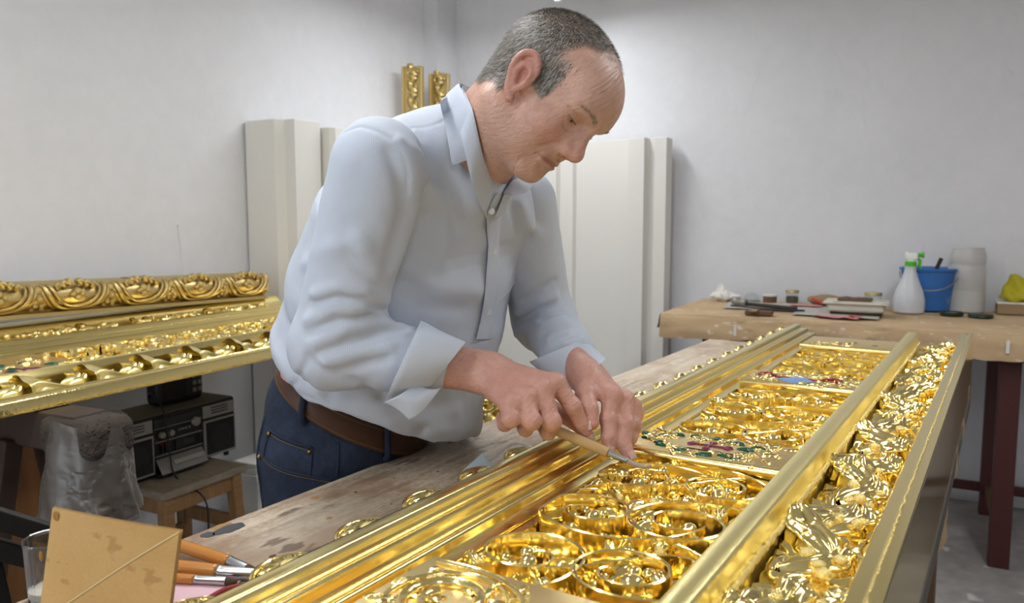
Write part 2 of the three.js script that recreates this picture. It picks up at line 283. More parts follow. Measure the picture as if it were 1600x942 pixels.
// ------------------------------------------------------------------ the long gilded piece on the bench
const gp = thing('gilded_altarpiece', 'long openwork gilded altarpiece section lying on the bench under the man’s hands', 'carving', 'bench', [-.33, BT, -1.6]);
const PS0 = .36, PS1 = 2.70;
M.goldMould = std({ color: new THREE.Color().setRGB(...goldRGB), metalness: 1, roughness: .17, bumpMap: bumpLeaf, bumpScale: .0002 });
part('outer_moulding', run([[-.602, .90], [-.602, .962], [-.596, .977], [-.589, .9848], [-.585, .9858], [-.5725, .9856], [-.5705, .9850], [-.5690, .9830], [-.5680, .9775], [-.5668, .9735], [-.5645, .9722], [-.5545, .9720], [-.5525, .9732], [-.5495, .9738], [-.5470, .9728], [-.5458, .9700], [-.5450, .9640], [-.5438, .9605], [-.5415, .9592], [-.5305, .9588], [-.5285, .9600], [-.5255, .9604], [-.5235, .9592], [-.5222, .9560], [-.5214, .9505], [-.5200, .9475], [-.5175, .9464], [-.5010, .9460], [-.4995, .936], [-.4995, .90]], -PS1, -PS0, .7, true), M.goldMould, gp, 'ribbed outer moulding');
part('inner_ledge', run([[-.4985, .90], [-.4985, .941], [-.497, .943], [-.487, .942], [-.486, .936], [-.486, .90]], -PS1 + .05, -PS0, .6, true), M.gold, gp);
part('rail', run([[-.258, .90], [-.258, .950], [-.2555, .955], [-.252, .957], [-.2515, .963], [-.2512, .976], [-.2495, .9825], [-.2465, .9852], [-.2355, .9860], [-.2245, .9852], [-.2218, .983], [-.2205, .978], [-.2195, .965], [-.2175, .960], [-.216, .957], [-.216, .90]], -PS1 + .03, -PS0, .7, true), M.goldSatin, gp, 'rounded middle rail');
part('edge_frame', run([[-.114, .90], [-.114, .962], [-.1125, .972], [-.110, .977], [-.096, .9775], [-.0945, .979], [-.093, .9815], [-.0915, .979], [-.090, .9785], [-.0805, .9785], [-.0795, .977], [-.0790, .972], [-.0785, .80], [-.0815, .796], [-.098, .796], [-.098, .90]], -PS1 - .09, -PS0, .5, true), M.goldSmooth, gp, 'flat right edge with a mirror-smooth side');
M.lath = std({ color: 0x4b453c, roughness: .6 });
part('lath', box(-.098, -.0765, .755, .796, -PS1 - .06, -PS0, .002), M.lath, gp, 'dark wooden strip under the side');
// the sparkling strings of beads beside rail and frame
{
  const q = rng(5), a = [], b = [], c = [];
  for (let s = PS0; s < PS1 - .05; s += .0105) a.push(ball(-.2135 + (q() - .5) * .002, .9585 + (q() - .5) * .002, -s, .0042, .0042, .0058, 7, 5));
  for (let s = PS0; s < PS1; s += .009) b.push(ball(-.0925 + (q() - .5) * .0022, .9805, -s, .0016, .0016, .0052, 6, 4));
  for (let s = PS0; s < PS1; s += .012) c.push(ball(-.1155, .957 + (q() - .5) * .003, -s, .003, .0036, .0065, 6, 4));
  part('beading', merge(a), M.gold, gp).userData.kind = 'stuff'; part('beading', merge([...b, ...c]), M.gold, gp).userData.kind = 'stuff';
}
// shells along the outer edge
for (let s = .42, k = 0; s < PS1 - .02; s += .1175, k++) {
  const g = [], q = rng(70 + k);
  for (let i = 0; i < 7; i++) { const a = (i - 3) * .42; g.push(put(leafGeo(.034, .0078, .010, { lobes: 1, ridge: .02, nu: 8, nv: 6, sink: .003 }), -.598, .966, -s, Math.PI / 2 + a, .10)); }
  g.push(tube(Array.from({ length: 13 }, (_, i) => { const a = (i / 12 - .5) * 2.9; return [-.604 - .0275 * Math.cos(a), .966 + .004 * Math.cos(a), -s + .040 * Math.sin(a)]; }), .0030, 7));
  g.push(ball(-.603, .971, -s, .010, .009, .013));
  part('shell_ornament', merge(g), M.gold, gp);
}
// cross plates: a flat raised plate with its own rim, and what is carved and enamelled on it
M.goldPlate = std({ color: new THREE.Color().setRGB(1.0, .76, .36), metalness: 1, roughness: .30, bumpMap: bumpLeaf, bumpScale: .0003 });
M.green = std({ color: 0x1f5a3e, roughness: .25, metalness: .2 }); M.purple = std({ color: 0x7a2146, roughness: .3, metalness: .1 }); M.blue = std({ color: 0x6f93c4, roughness: .3 }); M.crimson = std({ color: 0x8c1a26, roughness: .25 });
function plate(s0, s1, name, label) {
  const p = part(name, [swapXZ(run([[-s1, .90], [-s1, .964], [-s1 + .003, .968], [-s0 - .006, .968], [-s0 - .003, .9665], [-s0 - .001, .963], [-s0, .958], [-s0 - .003, .945], [-s0 - .003, .941], [-s0 - .003, .90]], -.4985, -.2575, .5, true))], M.goldPlate, gp, label);
  part('ledge', swapXZ(run([[-s0 - .009, .967], [-s0 - .008, .9695], [-s0 - .002, .9698], [-s0 + .0005, .9685], [-s0 + .0018, .966], [-s0 + .0020, .960], [-s0 + .0016, .948], [-s0 + .0014, .940], [-s0 - .009, .940]], -.4985, -.2575, .6, true)), M.goldMould, p);
  return p;
}
const petal = (cx, cz, len, w, ang, h = .003, y = .968) => put(leafGeo(len, w, h, { lobes: 2, ridge: .1, nu: 10, nv: 8, sink: .0015 }), cx, y, cz, ang);
function carvedBits(parent, cx, cs, w, d, n, seed, keep = () => true) {
  const q = rng(seed), f = (a, b) => a + (b - a) * q(), g = [];
  for (let i = 0; i < n; i++) { const x = cx + f(-w, w), s = cs + f(-d, d); if (!keep(x - cx, s - cs)) continue; g.push(petal(x, -s, f(.016, .03), f(.004, .008), f(0, 6.28), f(.003, .006))); if (q() < .5) g.push(ball(x + f(-.01, .01), .969, -s + f(-.01, .01), f(.002, .0045), .003)); }
  part('carved_leaf', merge(g), M.gold, parent);
}
{ // the plate with the purple cross
  const p = plate(1.128, 1.262, 'cross_plate', 'plate with a purple flowered cross between green leaves'), cx = -.382, cs = 1.197;
  part('medallion', run([[-.052, .968], [-.05, .9695], [.05, .9695], [.052, .968]], -.024, .024, .5).translate(cx, 0, -cs), M.goldPlate, p);
  const cr = []; for (let k = 0; k < 4; k++) { const a = k * Math.PI / 2 + .0, L = k % 2 ? .036 : .022, ux = k % 2 ? Math.sign(2 - k) : 0, uz = k % 2 ? 0 : k - 1; // arms
    cr.push(beam([cx, .9705, -cs], [cx + ux * L * .75, .9705, -cs + uz * L * .75], .0042, .0024, .0008));
    for (const d of [-.75, 0, .75]) { const b = Math.atan2(-ux, -uz) + d; cr.push(petal(cx + ux * L * .62, -cs + uz * L * .62, L * .42, L * .12, b, .0022, .9698)); } }
  part('cross', merge(cr), M.purple, p, 'purple enamel cross with flowered arms');
  const gl = [[-.105, .012, .8, .03], [-.085, -.022, -1.2, .026], [-.075, .03, 2.0, .024], [-.06, -.034, 1.4, .022], [-.055, .038, 1.2, .024], [-.03, .046, 1.7, .02], [-.02, -.044, 1.5, .03], [.01, .045, 1.4, .028], [.018, -.046, 1.7, .03], [.045, .032, 1.0, .028], [.062, .018, 2.2, .032], [.068, -.004, .6, .030], [.058, -.034, 2.6, .034], [.078, .03, 1.7, .026], [-.095, -.005, 1.5, .022], [.04, -.042, 1.2, .022]];
  for (const [x, s, a, L] of gl) part('enamel_leaf', petal(cx + x, -(cs + s), L * .9, L * .24, a, .0045), M.green, p, 'green enamel leaf');
  carvedBits(p, cx, cs, .105, .052, 70, 41, (x, s) => Math.abs(x) > .055 || Math.abs(s) > .03);
}
{ // the far plate, blue and red
  const p = plate(1.764, 1.895, 'cross_plate', 'far plate with a blue lozenge and red scrolls'), cx = -.385, cs = 1.832;
  part('lozenge', put(grid(4, 4, (u, v) => { const a = u * 2 - 1, b = v * 2 - 1; return [.052 * (a + b) / 2, .004 * (1 - Math.max(Math.abs(a), Math.abs(b))), .046 * (a - b) / 2]; }), cx - .004, .9685, -cs + .012), M.blue, p, 'pale blue enamel lozenge');
  const red = []; for (const sx of [-1, 1]) { red.push(tube(spiral(cx + sx * .075, -cs, .026, .01, sx > 0 ? 2.6 : .5, .8, 16, sx).map(([x, z]) => [x, .970, z]), .0042, 6)); red.push(petal(cx + sx * .05, -cs + .012, .04, .008, sx * 1.2, .004)); }
  part('enamel_scroll', merge(red), M.crimson, p, 'dark red enamel scrolls');
  carvedBits(p, cx, cs, .107, .052, 80, 43, (x, s) => Math.abs(x) > .04 || Math.abs(s) > .03);
}
{ // the near plate: a pointed ring of relief, then a plain field
  const p = plate(.40, .645, 'cross_plate', 'nearest plate with a swirling relief medallion and a plain smooth field'), cx = -.425, cs = .565;
  part('medallion_rim', merge([tube([[-.485, .970, -.632], [-.418, .970, -.632], [-.362, .970, -.600], [-.345, .970, -.56], [-.36, .970, -.50], [-.42, .970, -.46]], .0035, 8), tube(spiral(cx, -cs, .052, .02, 0, 1.6, 50).map(([x, z]) => [x, .971, z]), .006, 8), tube(spiral(cx, -cs, .062, .055, 1, 1, 40).map(([x, z]) => [x, .970, z]), .003, 6)]), M.gold, p);
  carvedBits(p, cx, cs, .055, .06, 46, 47);
}
{ // the far end of the field
  const p = plate(2.362, 2.56, 'cross_plate', 'plain end plate with a small leaf spray');
  carvedBits(p, -.42, 2.42, .05, .025, 22, 49);
  part('hole', new THREE.CylinderGeometry(.005, .005, .001, 14).scale(1.6, 1, 1).translate(-.31, .9685, -2.44), M.lath, p);
}
// openwork scrolls, three rows of two in each field
function scrollField(s0, s1, seed, detail) {
  const rows = 3, d = (s1 - s0) / rows;
  for (let i = 0; i < rows; i++) for (const k of [0, 1]) {
    const s = s0 + d * (i + .5 + (k ? .04 : -.06)), x = k ? -.318 : -.432, dir = (i + k) % 2 ? 1 : -1;
    scroll(gp, x, -s, .0600, (i * 2.1 + k * 1.3), dir, .937, seed + i * 2 + k, detail);
  }
  const q = rng(seed + 90), f = (a, b) => a + (b - a) * q();
  // S-shaped stems that tie the scrolls together
  for (let i = 0; i < rows; i++) { const s = s0 + d * (i + .5); part('stem', ribbon(Array.from({ length: 31 }, (_, j) => { const t = j / 30; return [mixn(-.488, -.262, t), -(s + (i % 2 ? 1 : -1) * d * .5 * Math.cos(t * Math.PI) * .9 + .012 * Math.sin(t * 9))]; }),   .925, .958, .0056, .5), M.gold, gp); }
  // the carved ground between them, pierced inside each scroll
  const rings = []; for (let r = 0; r < rows; r++) for (const k of [0, 1]) rings.push([k ? -.318 : -.432, s0 + d * (r + .5 + (k ? .04 : -.06)), f(0, 6.28)]);
  const NU = 150, NV = 72, hgt = [], open = (x, s) => rings.some(([cx, cs, a]) => { const dx = x - cx - .026 * Math.cos(a), ds = s - cs - .026 * Math.sin(a), ex = x - cx + .03 * Math.cos(a + 1), es = s - cs + .03 * Math.sin(a + 1); return Math.hypot(dx, ds * .8) < .021 || Math.hypot(ex * .8, es) < .017; });
  const ground = grid(NU, NV, (u, v) => { const s = mixn(s0 - .008, s1 + .009, u), x = mixn(-.488, -.2645, v), a = fbm(x * 34, s * 34, seed, 1), b = Math.abs(fbm(x * 22, s * 22, seed + 3, 1) - .5) * 2; return [x, .9185 + .020 * a + .010 * b, -s, s, x]; });
  { const id = ground.index.array, p = ground.attributes.position, keep = []; for (let i = 0; i < id.length; i += 3) { const x = (p.getX(id[i]) + p.getX(id[i + 1]) + p.getX(id[i + 2])) / 3, s = -(p.getZ(id[i]) + p.getZ(id[i + 1]) + p.getZ(id[i + 2])) / 3; if (!open(x, s)) keep.push(id[i], id[i + 1], id[i + 2]); } ground.setIndex(keep); }
  part('carved_ground', ground, M.gold, gp);
  const fill = []; for (let i = 0; i < 80; i++) { const x = f(-.482, -.268), s = f(s0 + .012, s1 - .012); if ([0, 1].some(k => Array.from({ length: rows }, (_, r) => r).some(r => Math.hypot(x - (k ? -.318 : -.432), s - (s0 + d * (r + .5 + (k ? .04 : -.06)))) < .052))) continue; fill.push(put(leafGeo(f(.026, .044), f(.008, .014), .014, { lobes: f(1.5, 3), ridge: .07, nu: 12, nv: 10 }), x, .938 + f(-.008, .006), -s, f(0, 6.28), f(-.2, .3))); fill.push(ball(x + f(-.012, .012), .946, -s + f(-.012, .012), f(.004, .0075))); }
  part('filler_leaf', merge(fill), M.gold, gp);
}
scrollField(.655, 1.120, 101, 1); scrollField(1.272, 1.755, 131, .8); scrollField(1.905, 2.355, 161, .5);
// side laths that carry the carving
for (const [a, b] of [[.645, 1.128], [1.262, 1.764], [1.895, 2.362]]) part('inner_ledge', run([[-.266, .90], [-.266, .941], [-.264, .944], [-.259, .944], [-.2585, .90]], -b, -a, .6, true), M.gold, gp);
// the strip of big curling leaves on the right: a rolling relief of lobed fans, and curled leaves that stand proud of it
const keepIn = (g, a, b) => { const p = g.attributes.position; for (let i = 0; i < p.count; i++) p.setX(i, clamp(p.getX(i), a, b)); g.computeVertexNormals(); return g; };
{
  const q = rng(300), f = (a, b) => a + (b - a) * q(), fans = [];
  for (let s = PS0 - .02, k = 0; s < PS1 - .02; s += .047, k++) { const side = k % 2 ? 1 : -1; fans.push({ x: -.164 + side * f(.004, .03), s, r: f(.046, .066), a: f(0, 6.28), n: Math.round(f(4, 7)), h: f(.018, .032), p: f(0, 6) }); }
  const relief = (x, s) => {
    let h = .004 * fbm(s * 40, x * 40, 4, 2), top = 0;
    for (const F of fans) { const dx = x - F.x, ds = s - F.s; if (Math.abs(ds) > .09) continue; const r = Math.hypot(dx * 1.05, ds * .85), t = Math.atan2(dx, ds) + r * 14, Rr = F.r * (.82 + .18 * Math.cos(F.n * t + F.p)), e = r / Rr; if (e >= 1) continue; top = Math.max(top, F.h * (Math.pow(1 - e * e, .45) * (.62 + .38 * e) + .17 * Math.cos(F.n * t + F.p) * e + .10 * Math.cos(2.6 * F.n * t) * e * (1 - e)) ); }
    return .922 + h + top;
  };
  part('strip_ground', grid(760, 40, (u, v) => { const s = mixn(PS0, PS1 - .03, u), x = mixn(-.2115, -.1165, v); return [x, v === 0 || v === 1 ? .92 : relief(x, s), -s, s, x]; }), M.gold, gp);
  for (let s = PS0 + .03, k = 0; s < PS1 - .08; s += .066, k++) {
    const side = k % 2 ? 1 : -1, x = -.164 - side * f(.012, .03), back = k % 4 === 2 ? Math.PI : 0;
    const g = put(leafGeo(f(.085, .12), f(.026, .038), f(.020, .027), { lobes: f(2.4, 3.6), ridge: .07, curl: f(.010, .02), nu: 30, nv: 22, sink: .012, twist: f(-.5, .5), sweep: .35 }), back ? -.164 + side * f(.005, .02) : x, .938, -s, back + (back ? -1 : 1) * -side * f(.3, .8), f(-.1, .1), side * f(-.15, .2));
    part('acanthus_leaf', keepIn(g, -.211, -.1175), M.gold, gp);
    if (k % 2) { const c = []; for (let i = 0; i < 6; i++) c.push(ball(-.164 + side * f(-.01, .034), .950 + f(-.004, .01), -s - f(-.01, .05), f(.005, .009), f(.004, .008), f(.005, .010))); part('berry_cluster', keepIn(merge(c), -.211, -.1175), M.gold, gp); }
  }
}
// brown paper that hangs down behind the panel's right side
M.kraft = std({ color: 0x9a8060, roughness: .85, bumpMap: plasterBump, bumpScale: .006 });
const kp = thing('kraft_paper', 'creased brown paper hanging from the bench under the gilded piece', 'paper', 'bench', [-.05, .62, -1.9]);
part('sheet', grid(40, 14, (u, v) => { const s = mixn(1.55, 2.72, u), n = fbm(s * 7, v * 3, 5, 3); return [-.108 + .026 * sstep(.1, .6, v) + .02 * (n - .5) * v + .006 * Math.sin(s * 21 + v * 3) * v, mixn(.893, .66 + .10 * fbm(s * 3, 2, 8, 2) + .06 * (u), v), -s, s, v * .3]; }), M.kraft, kp);
// ------------------------------------------------------------------ solid modelling by distance fields, meshed with surface nets
const smin = (a, b, k) => { const h = Math.max(k - Math.abs(a - b), 0) / k; return Math.min(a, b) - h * h * k * .25; };
const smax = (a, b, k) => -smin(-a, -b, k);
function cap(p, a, b, ra, rb) { const dx = b[0] - a[0], dy = b[1] - a[1], dz = b[2] - a[2], px = p[0] - a[0], py = p[1] - a[1], pz = p[2] - a[2]; const t = clamp((px * dx + py * dy + pz * dz) / (dx * dx + dy * dy + dz * dz + 1e-12)); return Math.hypot(px - t * dx, py - t * dy, pz - t * dz) - (ra + (rb - ra) * t); }
function ell(p, c, r) { const x = (p[0] - c[0]) / r[0], y = (p[1] - c[1]) / r[1], z = (p[2] - c[2]) / r[2], k0 = Math.hypot(x, y, z), k1 = Math.hypot(x / r[0], y / r[1], z / r[2]); return k1 > 1e-9 ? k0 * (k0 - 1) / k1 : -Math.min(r[0], r[1], r[2]); }
const sph = (p, c, r) => Math.hypot(p[0] - c[0], p[1] - c[1], p[2] - c[2]) - r;
function poly(p, pts, r) { let d = 1e9; for (let i = 0; i + 1 < pts.length; i++) { const ra = typeof r === 'number' ? r : r[i], rb = typeof r === 'number' ? r : r[i + 1]; d = Math.min(d, cap(p, pts[i], pts[i + 1], ra, rb)); } return d; }
// an oval tube along a spine of stations {c, a: half width, b: half depth}; side: the direction of the width
function ovalTube(p, st) {
  let best = 1e9;
  for (let i = 0; i + 1 < st.length; i++) {
    const A = st[i], B = st[i + 1], dx = B.c[0] - A.c[0], dy = B.c[1] - A.c[1], dz = B.c[2] - A.c[2], L2 = dx * dx + dy * dy + dz * dz, L = Math.sqrt(L2);
    const tr = ((p[0] - A.c[0]) * dx + (p[1] - A.c[1]) * dy + (p[2] - A.c[2]) * dz) / L2, t = clamp(tr);
    const wx = mixn(A.w[0], B.w[0], t), wy = mixn(A.w[1], B.w[1], t), wz = mixn(A.w[2], B.w[2], t), l = Math.hypot(wx, wy, wz);
    const fx = (dy * wz - dz * wy) / L / l, fy = (dz * wx - dx * wz) / L / l, fz = (dx * wy - dy * wx) / L / l, fl = Math.hypot(fx, fy, fz);
    const qx = p[0] - A.c[0] - dx * t, qy = p[1] - A.c[1] - dy * t, qz = p[2] - A.c[2] - dz * t;
    const a = mixn(A.a, B.a, t), b = mixn(A.b, B.b, t), u = (qx * wx + qy * wy + qz * wz) / l, v = (qx * fx + qy * fy + qz * fz) / fl, w = (tr - t) * L;
    const k0 = Math.hypot(u / a, v / b, w / b), k1 = Math.hypot(u / a / a, v / b / b, w / b / b), d = k1 > 1e-9 ? k0 * (k0 - 1) / k1 : -b;
    if (d < best) best = d;
  }
  return best;
}
// meshes fn(p) < 0 inside the box lo..hi with cells of the given size; blocks far from the surface are skipped
function mesh(fn, lo, hi, cell, o = {}) {
  const B = 8, n = [0, 1, 2].map(k => Math.ceil((hi[k] - lo[k]) / cell / B) * B + 1), [nx, ny, nz] = n, S = new Float32Array(nx * ny * nz).fill(1), p = [0, 0, 0];
  const at = (i, j, k) => (k * ny + j) * nx + i, half = cell * B * .5 * 1.74 * (o.slack ?? 1.35);
  for (let k = 0; k + 1 < nz; k += B) for (let j = 0; j + 1 < ny; j += B) for (let i = 0; i + 1 < nx; i += B) {
    p[0] = lo[0] + (i + B / 2) * cell; p[1] = lo[1] + (j + B / 2) * cell; p[2] = lo[2] + (k + B / 2) * cell;
    const c = fn(p), far = Math.abs(c) > half;
    for (let kk = 0; kk <= B; kk++) for (let jj = 0; jj <= B; jj++) for (let ii = 0; ii <= B; ii++) {
      const q = at(i + ii, j + jj, k + kk);
      if (far) { if (S[q] === 1) S[q] = c > 0 ? 1 : -.999; continue; }
      p[0] = lo[0] + (i + ii) * cell; p[1] = lo[1] + (j + jj) * cell; p[2] = lo[2] + (k + kk) * cell; S[q] = fn(p);
    }
  }
  const id = new Int32Array(nx * ny * nz).fill(-1), pos = [], idx = [];
  const E = [[0, 1], [2, 3], [4, 5], [6, 7], [0, 2], [1, 3], [4, 6], [5, 7], [0, 4], [1, 5], [2, 6], [3, 7]];
  for (let k = 0; k + 1 < nz; k++) for (let j = 0; j + 1 < ny; j++) for (let i = 0; i + 1 < nx; i++) {
    const v = [S[at(i, j, k)], S[at(i + 1, j, k)], S[at(i, j + 1, k)], S[at(i + 1, j + 1, k)], S[at(i, j, k + 1)], S[at(i + 1, j, k + 1)], S[at(i, j + 1, k + 1)], S[at(i + 1, j + 1, k + 1)]];
    let m = 0; for (let c = 0; c < 8; c++) if (v[c] < 0) m |= 1 << c;
    if (m === 0 || m === 255) continue;
    let x = 0, y = 0, z = 0, c = 0;
    for (const [a, b] of E) { if ((v[a] < 0) === (v[b] < 0)) continue; const t = v[a] / (v[a] - v[b]); x += (a & 1) + t * ((b & 1) - (a & 1)); y += (a >> 1 & 1) + t * ((b >> 1 & 1) - (a >> 1 & 1)); z += (a >> 2 & 1) + t * ((b >> 2 & 1) - (a >> 2 & 1)); c++; }
    id[at(i, j, k)] = pos.length / 3; pos.push(lo[0] + (i + x / c) * cell, lo[1] + (j + y / c) * cell, lo[2] + (k + z / c) * cell);
  }
  const quad = (a, b, c, d, f) => { if (a < 0 || b < 0 || c < 0 || d < 0) return; f ? idx.push(a, b, c, a, c, d) : idx.push(a, c, b, a, d, c); };
  for (let k = 1; k + 1 < nz; k++) for (let j = 1; j + 1 < ny; j++) for (let i = 1; i + 1 < nx; i++) {
    const s = S[at(i, j, k)] < 0;
    if (s !== S[at(i + 1, j, k)] < 0) quad(id[at(i, j - 1, k - 1)], id[at(i, j, k - 1)], id[at(i, j, k)], id[at(i, j - 1, k)], s);
    if (s !== S[at(i, j + 1, k)] < 0) quad(id[at(i - 1, j, k - 1)], id[at(i - 1, j, k)], id[at(i, j, k)], id[at(i, j, k - 1)], s);
    if (s !== S[at(i, j, k + 1)] < 0) quad(id[at(i - 1, j - 1, k)], id[at(i, j - 1, k)], id[at(i, j, k)], id[at(i - 1, j, k)], s);
  }
  const g = new THREE.BufferGeometry(); g.setAttribute('position', new THREE.Float32BufferAttribute(pos, 3)); g.setIndex(idx);
  // normals from the field itself
  const nor = new Float32Array(pos.length), e = o.eps ?? cell * .5;
  for (let i = 0; i < pos.length; i += 3) { const q = [pos[i], pos[i + 1], pos[i + 2]]; let gx, gy, gz; q[0] += e; gx = fn(q); q[0] -= 2 * e; gx -= fn(q); q[0] += e; q[1] += e; gy = fn(q); q[1] -= 2 * e; gy -= fn(q); q[1] += e; q[2] += e; gz = fn(q); q[2] -= 2 * e; gz -= fn(q); q[2] += e; const l = Math.hypot(gx, gy, gz) || 1; nor[i] = gx / l; nor[i + 1] = gy / l; nor[i + 2] = gz / l; }
  g.setAttribute('normal', new THREE.BufferAttribute(nor, 3));
  return g;
}
// colours and uv from functions of position (uv wraps at 1 in u where asked, so that no triangle is smeared across the seam)
function colour(g, fn) { const p = g.attributes.position, c = new Float32Array(p.count * 3), t = new THREE.Color(); for (let i = 0; i < p.count; i++) { const v = fn([p.getX(i), p.getY(i), p.getZ(i)]); t.setRGB(v[0], v[1], v[2], THREE.SRGBColorSpace); c[3 * i] = t.r; c[3 * i + 1] = t.g; c[3 * i + 2] = t.b; } g.setAttribute('color', new THREE.BufferAttribute(c, 3)); return g; }
function unwrap(g, fn, wrap = 0) { if (wrap) g = g.toNonIndexed(); const p = g.attributes.position, uv = new Float32Array(p.count * 2); for (let i = 0; i < p.count; i++) { const v = fn([p.getX(i), p.getY(i), p.getZ(i)]); uv[2 * i] = v[0]; uv[2 * i + 1] = v[1]; } if (wrap) for (let i = 0; i < p.count; i += 3) for (let k = 1; k < 3; k++) { while (uv[2 * (i + k)] - uv[2 * i] > wrap / 2) uv[2 * (i + k)] -= wrap; while (uv[2 * (i + k)] - uv[2 * i] < -wrap / 2) uv[2 * (i + k)] += wrap; } g.setAttribute('uv', new THREE.BufferAttribute(uv, 2)); return g; }
// ------------------------------------------------------------------ the man (bench axes: x forward for him, towards the bench; z towards his right; y up)
const J = {
  P: [-1.029, 1.003, -1.079], A: [-1.01, 1.10, -1.07], C: [-.945, 1.225, -1.058], T: [-.865, 1.33, -1.048], N: [-.765, 1.435, -1.045],
  shR: [-.772, 1.398, -.876], shL: [-.735, 1.352, -1.196], elR: [-.861, 1.131, -.8655], elL: [-.758, 1.130, -1.330], wrR: [-.664, 1.092, -.988], wrL: [-.5655, 1.0700, -1.1340],
};
const HEAD = new THREE.Matrix4().makeTranslation(-.586, 1.496, -1.015).multiply(new THREE.Matrix4().makeRotationY(-4.8 * R)).multiply(new THREE.Matrix4().makeRotationZ(-41.6 * R)).multiply(new THREE.Matrix4().makeRotationX(-17.7 * R));
const HEADI = HEAD.clone().invert();
const toHead = q => V3(...q).applyMatrix4(HEADI).toArray(), fromHead = q => V3(...q).applyMatrix4(HEAD).toArray();
const man = thing('person', 'balding man in pale blue striped shirt and jeans bent over the gilded panel', 'person', 'bench', [-1.04, 0, -1.07]);
// the eye's line in bench axes, to find where folds, seams and buttons lie on the cloth
const eyeRay = (px, py) => { const d = V3((px - 800) / 1242, (471 - py) / 1242, -1).applyAxisAngle(V3(1, 0, 0), -5.75 * R).applyAxisAngle(V3(0, 1, 0), 32 * R).normalize(); return d; };
function hit(px, py, f, lift = 0) { const d = eyeRay(px, py); let t = .7; for (let i = 0; i < 90; i++) { const v = f([d.x * t, 1.32 + d.y * t, d.z * t]); if (v < .0006) break; t += Math.max(v * .7, .0004); if (t > 2.2) return null; } t -= lift; return [d.x * t, 1.32 + d.y * t, d.z * t]; }
const depthPt = (px, py, z) => { const w = V3((px - 800) / 1242, (471 - py) / 1242, -1).applyAxisAngle(V3(1, 0, 0), -5.75 * R); const k = z / -w.z; return w.multiplyScalar(k).add(V3(0, 1.32, 0)).applyAxisAngle(V3(0, 1, 0), 32 * R).toArray(); };
// ---- skin
const Nh = toHead([J.N[0] + .022, J.N[1], J.N[2] + .004]), Nf = toHead([J.N[0] + .045, J.N[1] - .03, J.N[2]]);
const smooth = (pts, n) => new THREE.CatmullRomCurve3(pts.map(q => V3(...q))).getPoints(n).map(q => q.toArray());
const sz = z => Math.abs(z);
const EK = .74, ex = x => .004 + (x + .007) * EK, ey = y => y + .003;
const earRaw = [[.012, .002, .076], [.013, .016, .078], [.006, .029, .083], [-.009, .034, .088], [-.023, .025, .093], [-.027, .008, .094], [-.021, -.010, .090], [-.010, -.023, .085], [.000, -.030, .080]].map(([x, y, z]) => [ex(x) + .10 * -y, ey(y), z]);
const earIn = [[-.002, .022, .085], [-.013, .016, .089], [-.016, .002, .089], [-.010, -.012, .085], [-.001, -.018, .081]].map(([x, y, z]) => [ex(x) + .10 * -y, ey(y), z]);
let earPts;
{ const c = new THREE.CatmullRomCurve3(earRaw.map(q => V3(...q))); earPts = c.getPoints(22).map(q => q.toArray()); }
const earR = earPts.map((_, i) => .0036 + .0012 * Math.sin(Math.min(1, i / 22 * 1.3) * Math.PI) + (i > 17 ? .0006 * (i - 17) : 0));
const EYE = [.0665, .0135, .0325], lidEdge = q => EYE[1] + .0050 - .50 * (q[0] - EYE[0]) + .04 * (q[2] - EYE[2]);
